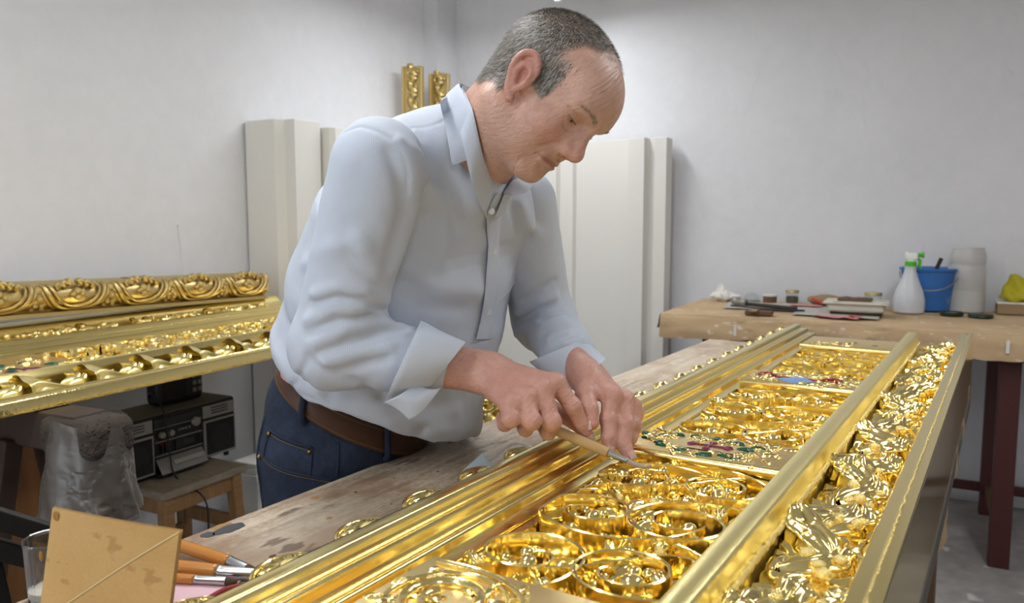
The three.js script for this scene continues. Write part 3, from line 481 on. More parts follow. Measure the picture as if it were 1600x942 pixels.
function headBase(p) {
  const q = [p[0], p[1], Math.abs(p[2])], m = q;
  let d = ell(p, [-.006, .042, 0], [.099, .083, .0765]);
  d = smin(d, ell(p, [.029, .006, 0], [.057, .080, .064]), .03); d = smin(d, ell(p, [.046, .046, 0], [.054, .046, .064]), .03);
  d = smin(d, ell(p, [.028, -.044, 0], [.052, .050, .053]), .025);
  d = smin(d, cap(q, [.004, -.054, .050], [.056, -.080, .019], .021, .016), .024);
  d = smin(d, ell(p, [.0665, -.081, 0], [.0175, .0165, .021]), .02);
  d = smin(d, sph(q, [.053, -.016, .043], .024), .02);
  d = smin(d, ell(q, [.040, -.046, .039], [.024, .028, .018]), .02);
  d = smin(d, cap(q, [.087, .029, .004], [.072, .034, .047], .0125, .0115), .018);
  // eye sockets, then lids
  d = smax(d, -ell(q, [.0970, .0090, .031], [.017, .0115, .0225]), .016);
  const e = EYE, yE = lidEdge(q);
  d = smin(d, smax(ell(q, e, [.0162, .0154, .0200]), yE - q[1], .0012), .005);
  d = smin(d, smax(ell(q, e, [.0150, .0142, .0188]), q[1] - yE + .0078, .0012), .006);
  // nose
  let n = cap(p, [.086, .018, 0], [.1015, -.0165, 0], .0082, .0112);
  n = smin(n, ell(p, [.1005, -.0215, 0], [.0132, .0112, .0128]), .008);
  n = smin(n, ell(q, [.0890, -.0250, .0132], [.0122, .0092, .0082]), .008);
  n = smin(n, cap(q, [.082, .004, .008], [.087, -.021, .012], .008, .008), .012);
  d = smin(d, n, .010);
  d = smax(d, -ell(q, [.0930, -.0335, .0075], [.0062, .0048, .0040]), .003);
  // mouth
  d = smin(d, ell(p, [.0630, -.050, 0], [.0225, .021, .031]), .014);
  // temple, throat, neck
  d = smax(d, -ell(q, [.062, .030, .080], [.03, .03, .012]), .03);
  d = smin(d, cap(p, [-.034, -.030, 0], Nh, .056, .056), .035);
  d = smin(d, cap(p, [.008, -.062, 0], Nf, .040, .052), .03);
  d = smin(d, cap(p, [-.018, -.050, .050], [Nh[0] + .02, Nh[1], Nh[2] + .02], .022, .030), .03); d = smin(d, cap(p, [.012, -.062, .034], [Nf[0], Nf[1], Nf[2] + .02], .024, .03), .03);
  // ears
  const er = [p[0], p[1], Math.abs(p[2])];
  let ear = ell([er[0] * .94 + (er[2] - .084) * .34 + .10 * (er[1] - .005), er[1], (er[2] - .084) * .94], [.0025, .006, 0], [.0148, .031, .0055]);
  ear = smin(ear, cap(er, [.012, .003, .068], [.002, .005, .080], .0145, .0125), .008);
  ear = smax(ear, -ell(er, [.0065, .003, .0905], [.0078, .0135, .0105]), .005);
  ear = smin(ear, er[2] < .07 || er[0] > .04 || er[0] < -.04 ? .02 : poly(er, earPts, earR), .004);
  ear = smin(ear, poly(er, earIn, .0036), .004);
  ear = smin(ear, ell(er, [.0168, -.002, .081], [.004, .0065, .005]), .004);
  d = smin(d, ear, .006);
  return d;
}
// fine relief of the face: lines laid on the skin, raised (h > 0) or sunk (h < 0), w wide
const lines = [];
function snap(q) { q = [...q]; for (let i = 0; i < 12; i++) { const d = headBase(q), e = 5e-4, g = [0, 1, 2].map(k => { const a = [...q], b = [...q]; a[k] += e; b[k] -= e; return headBase(a) - headBase(b); }), l = Math.hypot(...g) || 1; q = q.map((v, k) => v - d * .9 * g[k] / l); } return q; }
function skinLine(h, w, pts, both = true) { const P = smooth(pts.map(snap), 10).map(snap), m = w * 2.6; lines.push({ h, w, P, both, lo: [0, 1, 2].map(k => Math.min(...P.map(q => q[k])) - m), hi: [0, 1, 2].map(k => Math.max(...P.map(q => q[k])) + m) }); }
skinLine(-.0022, .0018, [[.082, .0215, .016], [.083, .0245, .026], [.079, .0260, .037], [.070, .0230, .048]]);       // fold above the lid
skinLine(-.0016, .0022, [[.083, .0000, .018], [.081, -.0045, .028], [.074, -.0030, .042]]);                           // under the eye
skinLine(-.0020, .0030, [[.086, -.0200, .023], [.077, -.032, .030], [.068, -.044, .036]]);                            // nose to mouth
skinLine(.0022, .0030, [[.087, -.0470, 0], [.083, -.0475, .010], [.074, -.0500, .022]]);                              // lips
skinLine(.0030, .0036, [[.087, -.0580, 0], [.083, -.0575, .009], [.074, -.0550, .020]]);
skinLine(-.0034, .0017, [[.087, -.0525, 0], [.083, -.0520, .010], [.075, -.0525, .020], [.068, -.0540, .028]]);
skinLine(-.0030, .0045, [[.085, -.0675, 0], [.080, -.0665, .014]]);
skinLine(-.0012, .0024, [[.092, -.0360, .0005], [.089, -.0430, .0005]]);
for (const px of [[[812, 249], [805, 258], [803, 268], [807, 279]], [[766, 231], [769, 246], [778, 262], [797, 275]], [[782, 245], [790, 258], [800, 270]]]) { const P = px.map(([x, y]) => hit(x, y, p => headBase(toHead(p)))).filter(Boolean).map(toHead); if (P.length > 1) skinLine(-.0013, .0020, P, false); }
function headField(p) {
  let d = headBase(p); if (Math.abs(d) > .012) return d;
  const q = [p[0], p[1], Math.abs(p[2])];
  for (const L of lines) { const r = L.both ? q : p; if (r[0] < L.lo[0] || r[1] < L.lo[1] || r[2] < L.lo[2] || r[0] > L.hi[0] || r[1] > L.hi[1] || r[2] > L.hi[2]) continue; const k = poly(r, L.P, 0) / L.w; if (k < 2.6) d -= L.h * Math.exp(-k * k); }
  return d;
}
// hands: joints measured in bench axes; each finger a chain that tapers
const handR = {
  W: J.wrR, tool: null,
  fingers: [
    { pts: [[-.5624, 1.0800, -1.0223], [-.5370, 1.0475, -1.0290], [-.5275, 1.0205, -1.0400], [-.5222, 1.0005, -1.0490]], r: [.0125, .0112, .0100, .0086] },
    { pts: [[-.5702, 1.0757, -.9950], [-.5480, 1.0320, -.9850], [-.5620, 1.0110, -1.0000], [-.5800, 1.0140, -1.0160]], r: [.0130, .0120, .0105, .0090] },
    { pts: [[-.5830, 1.0660, -.9690], [-.5640, 1.0380, -.9550], [-.5830, 1.0200, -.9700], [-.6010, 1.0240, -.9880]], r: [.0125, .0118, .0102, .0088] },
    { pts: [[-.5960, 1.0590, -.9470], [-.5860, 1.0420, -.9330], [-.6040, 1.0290, -.9470], [-.6180, 1.0330, -.9610]], r: [.0115, .0106, .0095, .0082] },
  ],
  thumb: { pts: [[-.640, 1.070, -1.012], [-.600, 1.040, -1.052], [-.568, 1.022, -1.062], [-.540, 1.006, -1.062]], r: [.017, .0145, .012, .0095] },
};
const handL = {
  W: J.wrL,
  fingers: [
    { pts: [[-0.5088, 1.0529, -1.103], [-0.5033, 1.0207, -1.0828], [-0.4966, 0.9959, -1.0693], [-0.4944, 0.9826, -1.0648]], r: [.0125, .0115, .0102, .0088] },
    { pts: [[-0.4973, 1.0414, -1.1279], [-0.4829, 1.0114, -1.1014], [-0.4798, 0.9847, -1.0857], [-0.4681, 0.9708, -1.0812]], r: [.0125, .0114, .0100, .0086] },
    { pts: [[-0.4958, 1.0265, -1.1524], [-0.4838, 1.0039, -1.1304], [-0.4837, 0.9852, -1.1187], [-0.4854, 0.9764, -1.1082]], r: [.0118, .0106, .0095, .0082] },
    { pts: [[-0.501, 1.0118, -1.1751], [-0.4939, 0.9919, -1.1594], [-0.4928, 0.9788, -1.1448], [-0.493, 0.9733, -1.1329]], r: [.0108, .0098, .0088, .0078] },
  ],
  thumb: { pts: [[-0.5582, 1.0657, -1.1134], [-0.5406, 1.0553, -1.0808], [-0.5245, 1.0379, -1.0578], [-0.5167, 1.0198, -1.0509]], r: [.0180, .0160, .0140, .0112] },
};
for (const H of [handR, handL]) for (const f of H.fingers) f.r = f.r.map((r, i) => r * [1.10, 1.15, 1.13, 1.12][i]);
function handField(H, el, wr2) {
  const W = H.W, far = V3(...W).sub(V3(...el)).normalize();
  const idx = H.fingers[0].pts[0], pk = H.fingers[3].pts[0];
  const side = V3(...idx).sub(V3(...pk)).normalize(), wa = V3(...W).addScaledVector(side, .014).toArray(), wb = V3(...W).addScaledVector(side, -.014).toArray();
  const fa = V3(...el).lerp(V3(...W), .35).toArray();
  const kn = H.fingers.map(f => { const a = V3(...f.pts[0]), b = V3(...f.pts[1]).sub(a).normalize(), c = a.clone().sub(V3(...W)).normalize(); return a.clone().addScaledVector(c.sub(b).normalize(), .0035).toArray(); });
  return p => {
    let d = cap(p, wa, V3(...fa).addScaledVector(side, .010).toArray(), .0225, .031);
    d = smin(d, cap(p, wb, V3(...fa).addScaledVector(side, -.010).toArray(), .0225, .031), .03);
    let palm = 1e9;
    H.fingers.forEach((f, i) => { const base = [mixn(wa[0], wb[0], i / 3), mixn(wa[1], wb[1], i / 3), mixn(wa[2], wb[2], i / 3)]; palm = smin(palm, cap(p, base, f.pts[0], .0185, .0138), .016); });
    d = smin(d, palm, .018);
    H.fingers.forEach((f, i) => {
      let g = cap(p, f.pts[0], f.pts[1], f.r[0], f.r[1] * .96); g = smin(g, cap(p, f.pts[1], f.pts[2], f.r[1] * .98, f.r[2] * .97), .004); g = smin(g, cap(p, f.pts[2], f.pts[3], f.r[2], f.r[3]), .004);
      g = smin(g, sph(p, f.pts[1], f.r[1] * 1.03), .004);
      d = smin(d, g, .010); d = smin(d, sph(p, kn[i], f.r[0] * .86), .008);
    });
    const t = H.thumb; let g = cap(p, t.pts[0], t.pts[1], t.r[0], t.r[1]); g = smin(g, cap(p, t.pts[1], t.pts[2], t.r[1] * .92, t.r[2]), .006); g = smin(g, cap(p, t.pts[2], t.pts[3], t.r[2] * 1.02, t.r[3]), .005); g = smin(g, sph(p, t.pts[1], t.r[1] * 1.0), .005);
    return smin(d, g, .012);
  };
}
const fR = handField(handR, J.elR), fL = handField(handL, J.elL);
const hipR = [-1.03, .93, -.985], hipL = [-1.03, .93, -1.165], knR = [-1.02, .50, -.98], knL = [-1.03, .50, -1.18], anR = [-1.06, .09, -.97], anL = [-1.06, .09, -1.19];
function bodyField(p) {
  let d = ovalTube(p, [{ c: [-1.03, .90, -1.079], a: .150, b: .105, w: [0, .05, 1] }, { c: J.P, a: .145, b: .105, w: [0, .2, 1] }, { c: J.C, a: .145, b: .10, w: [0, .15, 1] }, { c: J.T, a: .135, b: .09, w: [-.1, .12, 1] }]);
  d = smin(d, cap(p, J.T, J.N, .08, .055), .05);
  for (const [a, b, c] of [[J.shR, J.elR, J.wrR], [J.shL, J.elL, J.wrL]]) { d = smin(d, cap(p, a, b, .052, .042), .04); d = smin(d, cap(p, b, V3(...b).lerp(V3(...c), .4).toArray(), .040, .030), .02); }
  for (const [a, b, c] of [[hipR, knR, anR], [hipL, knL, anL]]) { d = smin(d, cap(p, a, b, .075, .05), .05); d = smin(d, cap(p, b, c, .05, .036), .02); d = smin(d, cap(p, [c[0] - .03, .05, c[2]], [c[0] + .14, .045, c[2]], .036, .03), .03); }
  return d;
}
const skinA = [.805, .63, .55], skinRed = [.785, .49, .44], stub = [.70, .56, .49];
const hairRGB = [.44, .405, .36];
// where hair grows: 0..1 at a point of the head (head axes)
function hairAt(p) {
  const z = Math.abs(p[2]), x = p[0], y = p[1];
  const top = sstep(.052, .030, x - .25 * (y - .11) - .012 * Math.sin(z * 70));            // receding line above
  const temple = sstep(.050, .036, x + .55 * Math.max(0, .050 - y) * 0) * 1;
  const side = sstep(.050, .042, x - .2 * (y - .03)) ;                                     // in front of the ear
  const low = sstep(-.034 - .5 * Math.max(0, x + .03), -.012 - .4 * Math.max(0, x + .03), y + (x > -.0 ? -.0 : .02 * sstep(-.02, -.08, x)));
  const burn = x > .010 ? sstep(.050, .042, x - .25 * y) * sstep(.0, .012, y + .25 * (x - .03)) : x > -.012 ? sstep(.006, .020, y) : 1;
  const k = y > .07 ? top : mixn(side, top, sstep(.03, .075, y));
  return k * low * burn * (z < .02 && y > .09 && x > -.01 ? .75 : 1) * (temple || 1);
}
function skinHead(p) {
  const z = Math.abs(p[2]), n = fbm(p[0] * 90, p[1] * 90, p[2] * 90, 3) - .5, n2 = fbm(p[0] * 380, p[1] * 380, p[2] * 380, 2) - .5;
  let c = [skinA[0] + .10 * n + .05 * n2, skinA[1] + .09 * n + .05 * n2, skinA[2] + .08 * n + .05 * n2];
  const ear = z > .078 ? 1 : 0; c = lerp3(c, skinRed, .42 * ear);
  c = lerp3(c, skinRed, .5 * Math.exp(-((p[0] - .104) ** 2 + (p[1] + .022) ** 2 + z * z) / .00035));
  c = lerp3(c, skinRed, .35 * Math.exp(-((p[0] - .07) ** 2 + (p[1] + .022) ** 2 + (z - .045) ** 2) / .0006));
  const lip = Math.exp(-(((p[1] + .0520) / .0052) ** 2)) * sstep(.070, .077, p[0]) * sstep(.027, .020, z); c = lerp3(c, [.70, .40, .36], .75 * lip);
  const beard = sstep(-.030, -.05, p[1]) * sstep(-.02, .01, p[0]) * sstep(-.125, -.10, p[1]) * (.5 + n2 * 3); c = lerp3(c, stub, .45 * clamp(beard));
  const h = hairAt(p); return lerp3(c, hairRGB, .78 * h * (ear ? 0 : 1));
}
function skinHand(H) { return p => {
  const n = fbm(p[0] * 110, p[1] * 110, p[2] * 110, 3) - .5, n2 = fbm(p[0] * 420, p[1] * 420, p[2] * 420, 2) - .5; let c = [skinA[0] + .10 * n + .05 * n2, skinA[1] - .01 + .10 * n + .05 * n2, skinA[2] + .10 * n + .05 * n2], k = 0;
  for (const f of H.fingers) for (let i = 0; i < 4; i++) k = Math.max(k, [.75, .6, .35, .55][i] * Math.exp(-(V3(...p).distanceToSquared(V3(...f.pts[i]))) / .00022));
  k = Math.max(k, .6 * Math.exp(-(V3(...p).distanceToSquared(V3(...H.thumb.pts[3]))) / .0003));
  const hw = V3(...p).distanceTo(V3(...H.W)); k = Math.max(k, .22 * sstep(.02, .05, hw));
  return lerp3(c, skinRed, clamp(k + .2 * n));
}; }
M.hair = std({ vertexColors: true, roughness: .55 });
function strands(list) {      // [root, direction, length, width, colour, bend]
  const pos = [], col = [], nor = [];
  for (const [r, d, L, w, c, n] of list) {
    const s = d.clone().cross(n).normalize().multiplyScalar(w / 2), m = r.clone().addScaledVector(d, L * .55), t = r.clone().addScaledVector(d, L).addScaledVector(n, -L * .18);
    const P = [r.clone().sub(s), r.clone().add(s), m.clone().sub(s.clone().multiplyScalar(.8)), m.clone().add(s.clone().multiplyScalar(.8)), t];
    for (const k of [0, 1, 2, 2, 1, 3, 2, 3, 4]) { pos.push(P[k].x, P[k].y, P[k].z); col.push(...c); nor.push(n.x, n.y, n.z); }
  }
  const g = new THREE.BufferGeometry(); g.setAttribute('position', new THREE.Float32BufferAttribute(pos, 3)); g.setAttribute('normal', new THREE.Float32BufferAttribute(nor, 3)); g.setAttribute('color', new THREE.Float32BufferAttribute(col, 3)); return g.applyMatrix4(HEAD);
}
function growHair(g) {
  const p = g.attributes.position, n = g.attributes.normal, id = g.index.array, q = rng(77), list = [], A = V3(), B = V3(), C = V3();
  const tint = () => { const k = q(), v = .85 + .9 * q(); return k < .38 ? [.40 * v, .38 * v, .35 * v] : k < .6 ? [.19 * v, .155 * v, .12 * v] : [.095 * v, .078 * v, .062 * v]; };
  for (let i = 0; i < id.length; i += 3) {
    A.fromBufferAttribute(p, id[i]); B.fromBufferAttribute(p, id[i + 1]); C.fromBufferAttribute(p, id[i + 2]);
    if (Math.abs(A.z) > .0795 || A.y < -.06) continue;
    const h = hairAt(A.toArray()); if (h < .18) continue;
    const tp = sstep(.05, .118, A.y); const area = B.clone().sub(A).cross(C.clone().sub(A)).length() / 2; let k = area * clamp(h + (q() - .5) * .5 * (h < .95 ? 1 : 0)) * mixn(480000, 300000, tp); k = Math.floor(k) + (q() < k % 1 ? 1 : 0);
    for (let j = 0; j < k; j++) {
      let u = q(), v = q(); if (u + v > 1) { u = 1 - u; v = 1 - v; }
      const r = A.clone().multiplyScalar(1 - u - v).addScaledVector(B, u).addScaledVector(C, v), nn = V3().fromBufferAttribute(n, id[i]);
      const flow = V3(mixn(.15 - .5 * sstep(0, -.06, A.x), 1, tp), mixn(-1, -.1, tp), .25 * Math.sign(A.z) * sstep(.02, .06, Math.abs(A.z))).addScaledVector(V3(q() - .5, q() - .5, q() - .5), .75);
      flow.addScaledVector(nn, -flow.dot(nn)).normalize().addScaledVector(nn, mixn(.34, .55, tp) + .3 * q()).normalize();
      list.push([r, flow, mixn(.0095, .0110, tp) * (.6 + .6 * q()) * (.5 + .5 * h), .00042 + .0003 * q(), tint(), nn]);
    }
  }
  part('hair', strands(list), M.hair, man, 'short cropped grey-brown hair').userData.kind = 'stuff';
  for (const s of [1, -1]) {
    const br = [], la = [];
    for (let i = 0; i < 110; i++) { const t = q(), x = mixn(.0905, .0715, t * t * .6 + t * .4), y = .0275 + .0055 * Math.sin(t * 2.4) + (q() - .5) * .006 * (1.1 - t * .6), z = mixn(.018, .055, t); const r = V3(x + .02, y, z * s), nn = V3(.85, .1, .5 * s).normalize(); for (let k = 0; k < 18; k++) { const d = headField(r.toArray()); if (d < .0004) break; r.addScaledVector(nn, -d * .8); } list.length = 0; br.push([r, V3(-.35, .15 + .35 * (q() - .5), .8 * s).addScaledVector(nn, .25).normalize(), .0065 * (.7 + .6 * q()), .0004, [.34, .25, .17].map(v => v * (.6 + .8 * q())), nn]); }
    part('eyebrow', strands(br), M.hair, man);
    for (let i = 0; i < 40; i++) { const t = i / 39, a = (t - .5) * 2.3, x = EYE[0] + .0164 * Math.cos(a), z = EYE[2] + .0202 * Math.sin(a), y = lidEdge([x, 0, z]); la.push([V3(x, y + .0004, z * s), V3(.70, -.62, .3 * Math.sin(a) * s).normalize(), .0042, .0007, [.05, .036, .028], V3(.5, .8, 0)]); }
    part('eyelash', strands(la), M.hair, man);
  }
}
M.skin = new THREE.MeshPhysicalMaterial({ vertexColors: true, roughness: .46, side: THREE.DoubleSide, sheen: 0, clearcoat: .05, clearcoatRoughness: .35, bumpMap: texture(256, (u, v) => .5 * fbm(u * 40, v * 40, 3, 3, 40, 40) + .5 * fbm(u * 12, v * 30, 7, 3, 12, 30), false, 1), bumpScale: .0015 });
const skinUv = p => [p[0] * 9 + p[2] * 4, p[1] * 9 + p[2] * 6];
{
  const hd = colour(mesh(headField, [-.125, -.215, -.112], [.135, .14, .112], .0018), skinHead);
  growHair(hd); hd.applyMatrix4(HEAD);
  const hands = [[handR, fR, J.elR], [handL, fL, J.elL]].map(([H, f, el]) => {
    const all = [H.W, ...H.fingers.flatMap(q => q.pts), ...H.thumb.pts, V3(...el).lerp(V3(...H.W), .5).toArray()], lo = [0, 1, 2].map(k => Math.min(...all.map(q => q[k])) - .045), hi = [0, 1, 2].map(k => Math.max(...all.map(q => q[k])) + .045);
    return colour(mesh(f, lo, hi, .0024), skinHand(H));
  });
  const bd = colour(mesh(bodyField, [-1.25, 0, -1.45], [-.5, 1.5, -.75], .012), () => skinA);
  part('body', merge([hd, ...hands, bd].map(g => unwrap(g, skinUv))), M.skin, man);
}
// nails: thin curved plates on the backs of the fingertips
M.nail = new THREE.MeshPhysicalMaterial({ color: new THREE.Color(.62, .40, .34), roughness: .28, clearcoat: .4, side: THREE.DoubleSide });
function nail(tip, prev, back, r) { const d = V3(...tip).sub(V3(...prev)).normalize(), n = V3(...back).addScaledVector(d, -V3(...back).dot(d)).normalize(), s = d.clone().cross(n), c = V3(...tip).addScaledVector(d, r * .15); return grid(8, 8, (u, v) => { const a = (v - .5) * 1.7, l = (u - .5) * r * 1.75, k = r * (1.015 - .10 * Math.pow(Math.abs(u - .42) * 1.9, 3)) , w = Math.min(1, 1.15 - Math.pow(Math.abs(u - .5) * 1.7, 4) * .5); const p = c.clone().addScaledVector(d, l).addScaledVector(s, Math.sin(a * w) * k).addScaledVector(n, Math.cos(a * w) * k); return p.toArray(); }); }
const toEye = V3(-.1, .75, .65);
for (const [f, bk] of [[handR.fingers[0], [.25, .8, .55]], [handL.fingers[0], [.75, .35, .45]], [handL.fingers[1], [.80, .35, .3]], [handL.thumb, [-.5, .3, .75]]]) part('nail', nail(f.pts[3], f.pts[2], bk, f.r[3] * 1.0), M.nail, man);
// eyes
M.eyeWhite = std({ color: 0xd8d0c6, roughness: .25 }); M.iris = std({ color: 0x4d4438, roughness: .2 });
for (const s of [1, -1]) {
  const e = part('eye', new THREE.SphereGeometry(.0136, 24, 16).translate(EYE[0], EYE[1], s * EYE[2]).applyMatrix4(HEAD), M.eyeWhite, man);
  part('iris', new THREE.SphereGeometry(.0070, 16, 10, 0, 6.3, 0, 1.2).rotateZ(-Math.PI / 2 - 34 * R).translate(EYE[0] + .0074, EYE[1] - .0034, s * (EYE[2] - .001)).applyMatrix4(HEAD), M.iris, e);
}
// ---- shirt
const stripe = texture(256, (u, v) => { const s = .5 + .5 * Math.sin(u * 2 * Math.PI * 16), w = fbm(u * 128, v * 128, 3, 2, 128, 128) - .5; const k = sstep(.3, .8, s); const c = lerp3([.750, .780, .835], [.805, .825, .865], k); return [c[0] + .04 * w, c[1] + .04 * w, c[2] + .04 * w]; });
const weave = texture(128, (u, v) => .5 + .25 * Math.sin(u * 2 * Math.PI * 32) * Math.sin(v * 2 * Math.PI * 32) + .2 * (fbm(u * 32, v * 32, 5, 2, 32, 32) - .5), false, 1);
M.shirt = new THREE.MeshPhysicalMaterial({ map: stripe, roughness: .82, sheen: .3, sheenRoughness: .5, side: THREE.DoubleSide, bumpMap: weave, bumpScale: .0003 });
const beltN = V3(Math.tan(.55), 1, -Math.tan(.277)).normalize();         // the belt's plane, tilted with the hips
const beltD = p => (p[0] - J.P[0]) * beltN.x + (p[1] - J.P[1]) * beltN.y + (p[2] - J.P[2]) * beltN.z;
const torso = [
  { c: [-.965, .945, -1.092], a: .178, b: .165, w: [0, .24, 1] }, { c: [-.950, 1.050, -1.094], a: .196, b: .182, w: [0, .20, 1] }, { c: [-.925, 1.15, -1.092], a: .206, b: .180, w: [0, .17, 1] },
  { c: [-.884, 1.245, -1.082], a: .206, b: .160, w: [-.06, .15, 1] }, { c: [-.840, 1.33, -1.058], a: .184, b: .132, w: [-.1, .14, 1] }, { c: [-.80, 1.385, -1.046], a: .145, b: .100, w: [-.12, .14, 1] }];
const folds = [];       // {pts, r (reach), h (height, negative for a valley)}
const foldAt = (p, set) => { let s = 0; for (const F of set) { if (p[0] < F.lo[0] || p[1] < F.lo[1] || p[2] < F.lo[2] || p[0] > F.hi[0] || p[1] > F.hi[1] || p[2] > F.hi[2]) continue; const d = poly(p, F.pts, 0); if (d < F.r * 2.2) s += F.h * Math.exp(-d * d / (F.r * F.r)); } return s; };
function torsoBase(p) {
  let d = ovalTube(p, torso);
  d = smin(d, cap(p, [-.805, 1.418, -1.015], [J.shR[0] - .012, J.shR[1] - .010, J.shR[2] - .02], .070, .066), .05);
  d = smin(d, cap(p, [-.80, 1.395, -1.06], [J.shL[0] - .012, J.shL[1] - .012, J.shL[2] + .02], .062, .062), .05);
  d = smin(d, cap(p, [-.80, 1.40, -1.045], [J.N[0] + .005, J.N[1] - .002, J.N[2] + .004], .078, .072), .03);
  d = smin(d, cap(p, [-.775, 1.395, -1.045], [-.718, 1.376, -1.024], .066, .055), .03);
  return d;
}
function sleeveBase(sh, el, wr, t1, r) { const q = V3(...el).lerp(V3(...wr), t1).toArray(); return p => { let d = cap(p, sh, el, r[0], r[1]); return smin(d, cap(p, el, q, r[1] * .98, r[2]), .03); }; }
const slR = sleeveBase(J.shR, J.elR, J.wrR, .60, [.070, .060, .050]), slL = sleeveBase(J.shL, J.elL, J.wrL, .66, [.066, .058, .047]);
const wob = (p, s, a) => a * (fbm(p[0] * s, p[1] * s * .7, p[2] * s, 3) - .5);
const hemD = p => { const a = Math.atan2(p[2] - J.P[2], p[0] - J.P[0]), f = sstep(.0, .12, p[0] + .98); return beltD(p) - .024 - .30 * Math.max(0, p[0] + .945) + .004 * Math.sin(a * 6) + .006 * (fbm(p[0] * 30, 2, p[2] * 30, 2) - .5); };
const slRF = p => { let d = slR(p); if (Math.abs(d) < .03) { d -= foldAt(p, folds); d -= wob(p, 18, .006); } return d; };
const slLF = p => { let d = slL(p); if (Math.abs(d) < .03) { d -= foldAt(p, folds); d -= wob(p, 18, .007); } return d; };
const torsoF = p => { let d = torsoBase(p); if (Math.abs(d) < .045) { d -= foldAt(p, folds); d -= wob(p, 14, .010); d -= .010 * Math.exp(-((hemD(p) - .02) ** 2) / .0006); } return smax(d, -hemD(p), .010); };
const clothBase = p => Math.min(torsoBase(p), slR(p), slL(p));
function fold(h, r, px, f = clothBase) { const pts = px.map(([x, y]) => hit(x, y, f)).filter(Boolean); if (pts.length < 2) return; const m = r * 2.4; folds.push({ pts, r, h, lo: [0, 1, 2].map(k => Math.min(...pts.map(q => q[k])) - m), hi: [0, 1, 2].map(k => Math.max(...pts.map(q => q[k])) + m) }); }
// seams
fold(-.0022, .004, [[538, 206], [564, 198], [595, 208], [614, 221], [629, 242], [637, 269], [637, 300]]);
fold(-.0018, .0035, [[614, 216], [645, 200], [694, 189]]);
// right sleeve
fold(.007, .012, [[625, 222], [648, 273], [650, 319], [632, 380], [616, 418]]);
fold(-.006, .010, [[608, 240], [626, 285], [630, 330], [612, 390], [600, 430]]);
fold(.006, .013, [[560, 372], [574, 405], [598, 432]]);
fold(-.005, .010, [[545, 395], [565, 425], [590, 447]]);
fold(.005, .014, [[476, 412], [520, 388], [562, 386]]);
fold(-.006, .008, [[488, 474], [526, 463], [566, 468], [598, 484]]);
fold(.007, .010, [[492, 462], [530, 450], [570, 455], [604, 470]]);
fold(.006, .010, [[480, 500], [520, 484], [566, 480], [600, 494]]);
fold(-.006, .008, [[484, 520], [530, 500], [580, 492], [612, 500]]);
fold(.006, .010, [[490, 535], [540, 514], [590, 504], [625, 508]]);
fold(-.005, .008, [[500, 552], [550, 534], [600, 520], [634, 516]]);
fold(.006, .011, [[510, 565], [560, 552], [606, 540]]);
fold(-.005, .008, [[530, 580], [570, 570], [602, 562]]);
fold(-.006, .009, [[482, 560], [520, 585], [566, 602], [598, 618]]);
fold(.005, .010, [[498, 330], [500, 273], [524, 216]]);
fold(-.005, .008, [[490, 350], [489, 290], [508, 232]]);
// front
fold(.005, .014, [[645, 235], [683, 300], [694, 349], [690, 420]]);
fold(-.004, .012, [[662, 232], [702, 300], [716, 360]]);
fold(-.005, .016, [[620, 440], [660, 470], [720, 480]]);
fold(.005, .016, [[640, 420], [690, 452], [745, 455]]);
fold(-.005, .010, [[801, 325], [812, 360], [826, 372]]);
fold(.006, .012, [[815, 322], [826, 352], [838, 366]]);
fold(-.004, .006, [[457, 604], [470, 585], [482, 562]]);
fold(.006, .012, [[500, 610], [560, 640], [640, 652], [710, 640]]);
fold(-.006, .010, [[470, 590], [520, 625], [590, 650], [660, 668]]);
// left sleeve
for (const [h, pts] of [[.006, [[823, 553], [858, 530], [888, 518]]], [-.006, [[835, 556], [870, 532], [898, 522]]], [.006, [[846, 558], [882, 536], [906, 528]]], [-.006, [[812, 540], [848, 520], [880, 508]]], [.007, [[805, 523], [846, 508], [878, 496]]], [-.006, [[800, 505], [840, 490], [872, 480]]], [.006, [[806, 488], [842, 470], [868, 462]]], [-.005, [[818, 470], [845, 452], [866, 440]]]]) fold(h, .009, pts, slL);
function boxUv(g, axis) {          // cloth laid along `axis`, each face seen from the side it faces
  g = g.toNonIndexed(); const d = V3(...axis).normalize(), x = V3(0, 0, 1).sub(d.clone().multiplyScalar(d.z)).normalize(), y = d.clone().cross(x), p = g.attributes.position, n = g.attributes.normal, uv = new Float32Array(p.count * 2), q = V3(), m = V3();
  for (let i = 0; i < p.count; i += 3) { m.set(0, 0, 0); for (let k = 0; k < 3; k++) m.add(q.fromBufferAttribute(n, i + k)); const a = Math.abs(m.dot(x)) > Math.abs(m.dot(y)) ? y : x; for (let k = 0; k < 3; k++) { q.fromBufferAttribute(p, i + k); uv[2 * (i + k)] = q.dot(a) * 27; uv[2 * (i + k) + 1] = q.dot(d) * 27; } }
  g.setAttribute('uv', new THREE.BufferAttribute(uv, 2)); return g;
}
const shirt = part('shirt', boxUv(mesh(torsoF, [-1.25, .86, -1.34], [-.56, 1.52, -.74], .0052), [.2, .45, 0]), M.shirt, man);
for (const [f, sh, el, wr] of [[slRF, J.shR, J.elR, J.wrR], [slLF, J.shL, J.elL, J.wrL]]) {
  const all = [sh, el, wr], lo = [0, 1, 2].map(k => Math.min(...all.map(q => q[k])) - .095), hi = [0, 1, 2].map(k => Math.max(...all.map(q => q[k])) + .095);
  const up = V3(...el).sub(V3(...sh)), fo = V3(...wr).sub(V3(...el));
  part('sleeve', boxUv(mesh(f, lo, hi, .0045), f === slRF ? [.35, -1, .2] : up.toArray()), M.shirt, shirt);
}
const clothUv = (a, b) => [a * 27, b * 27];
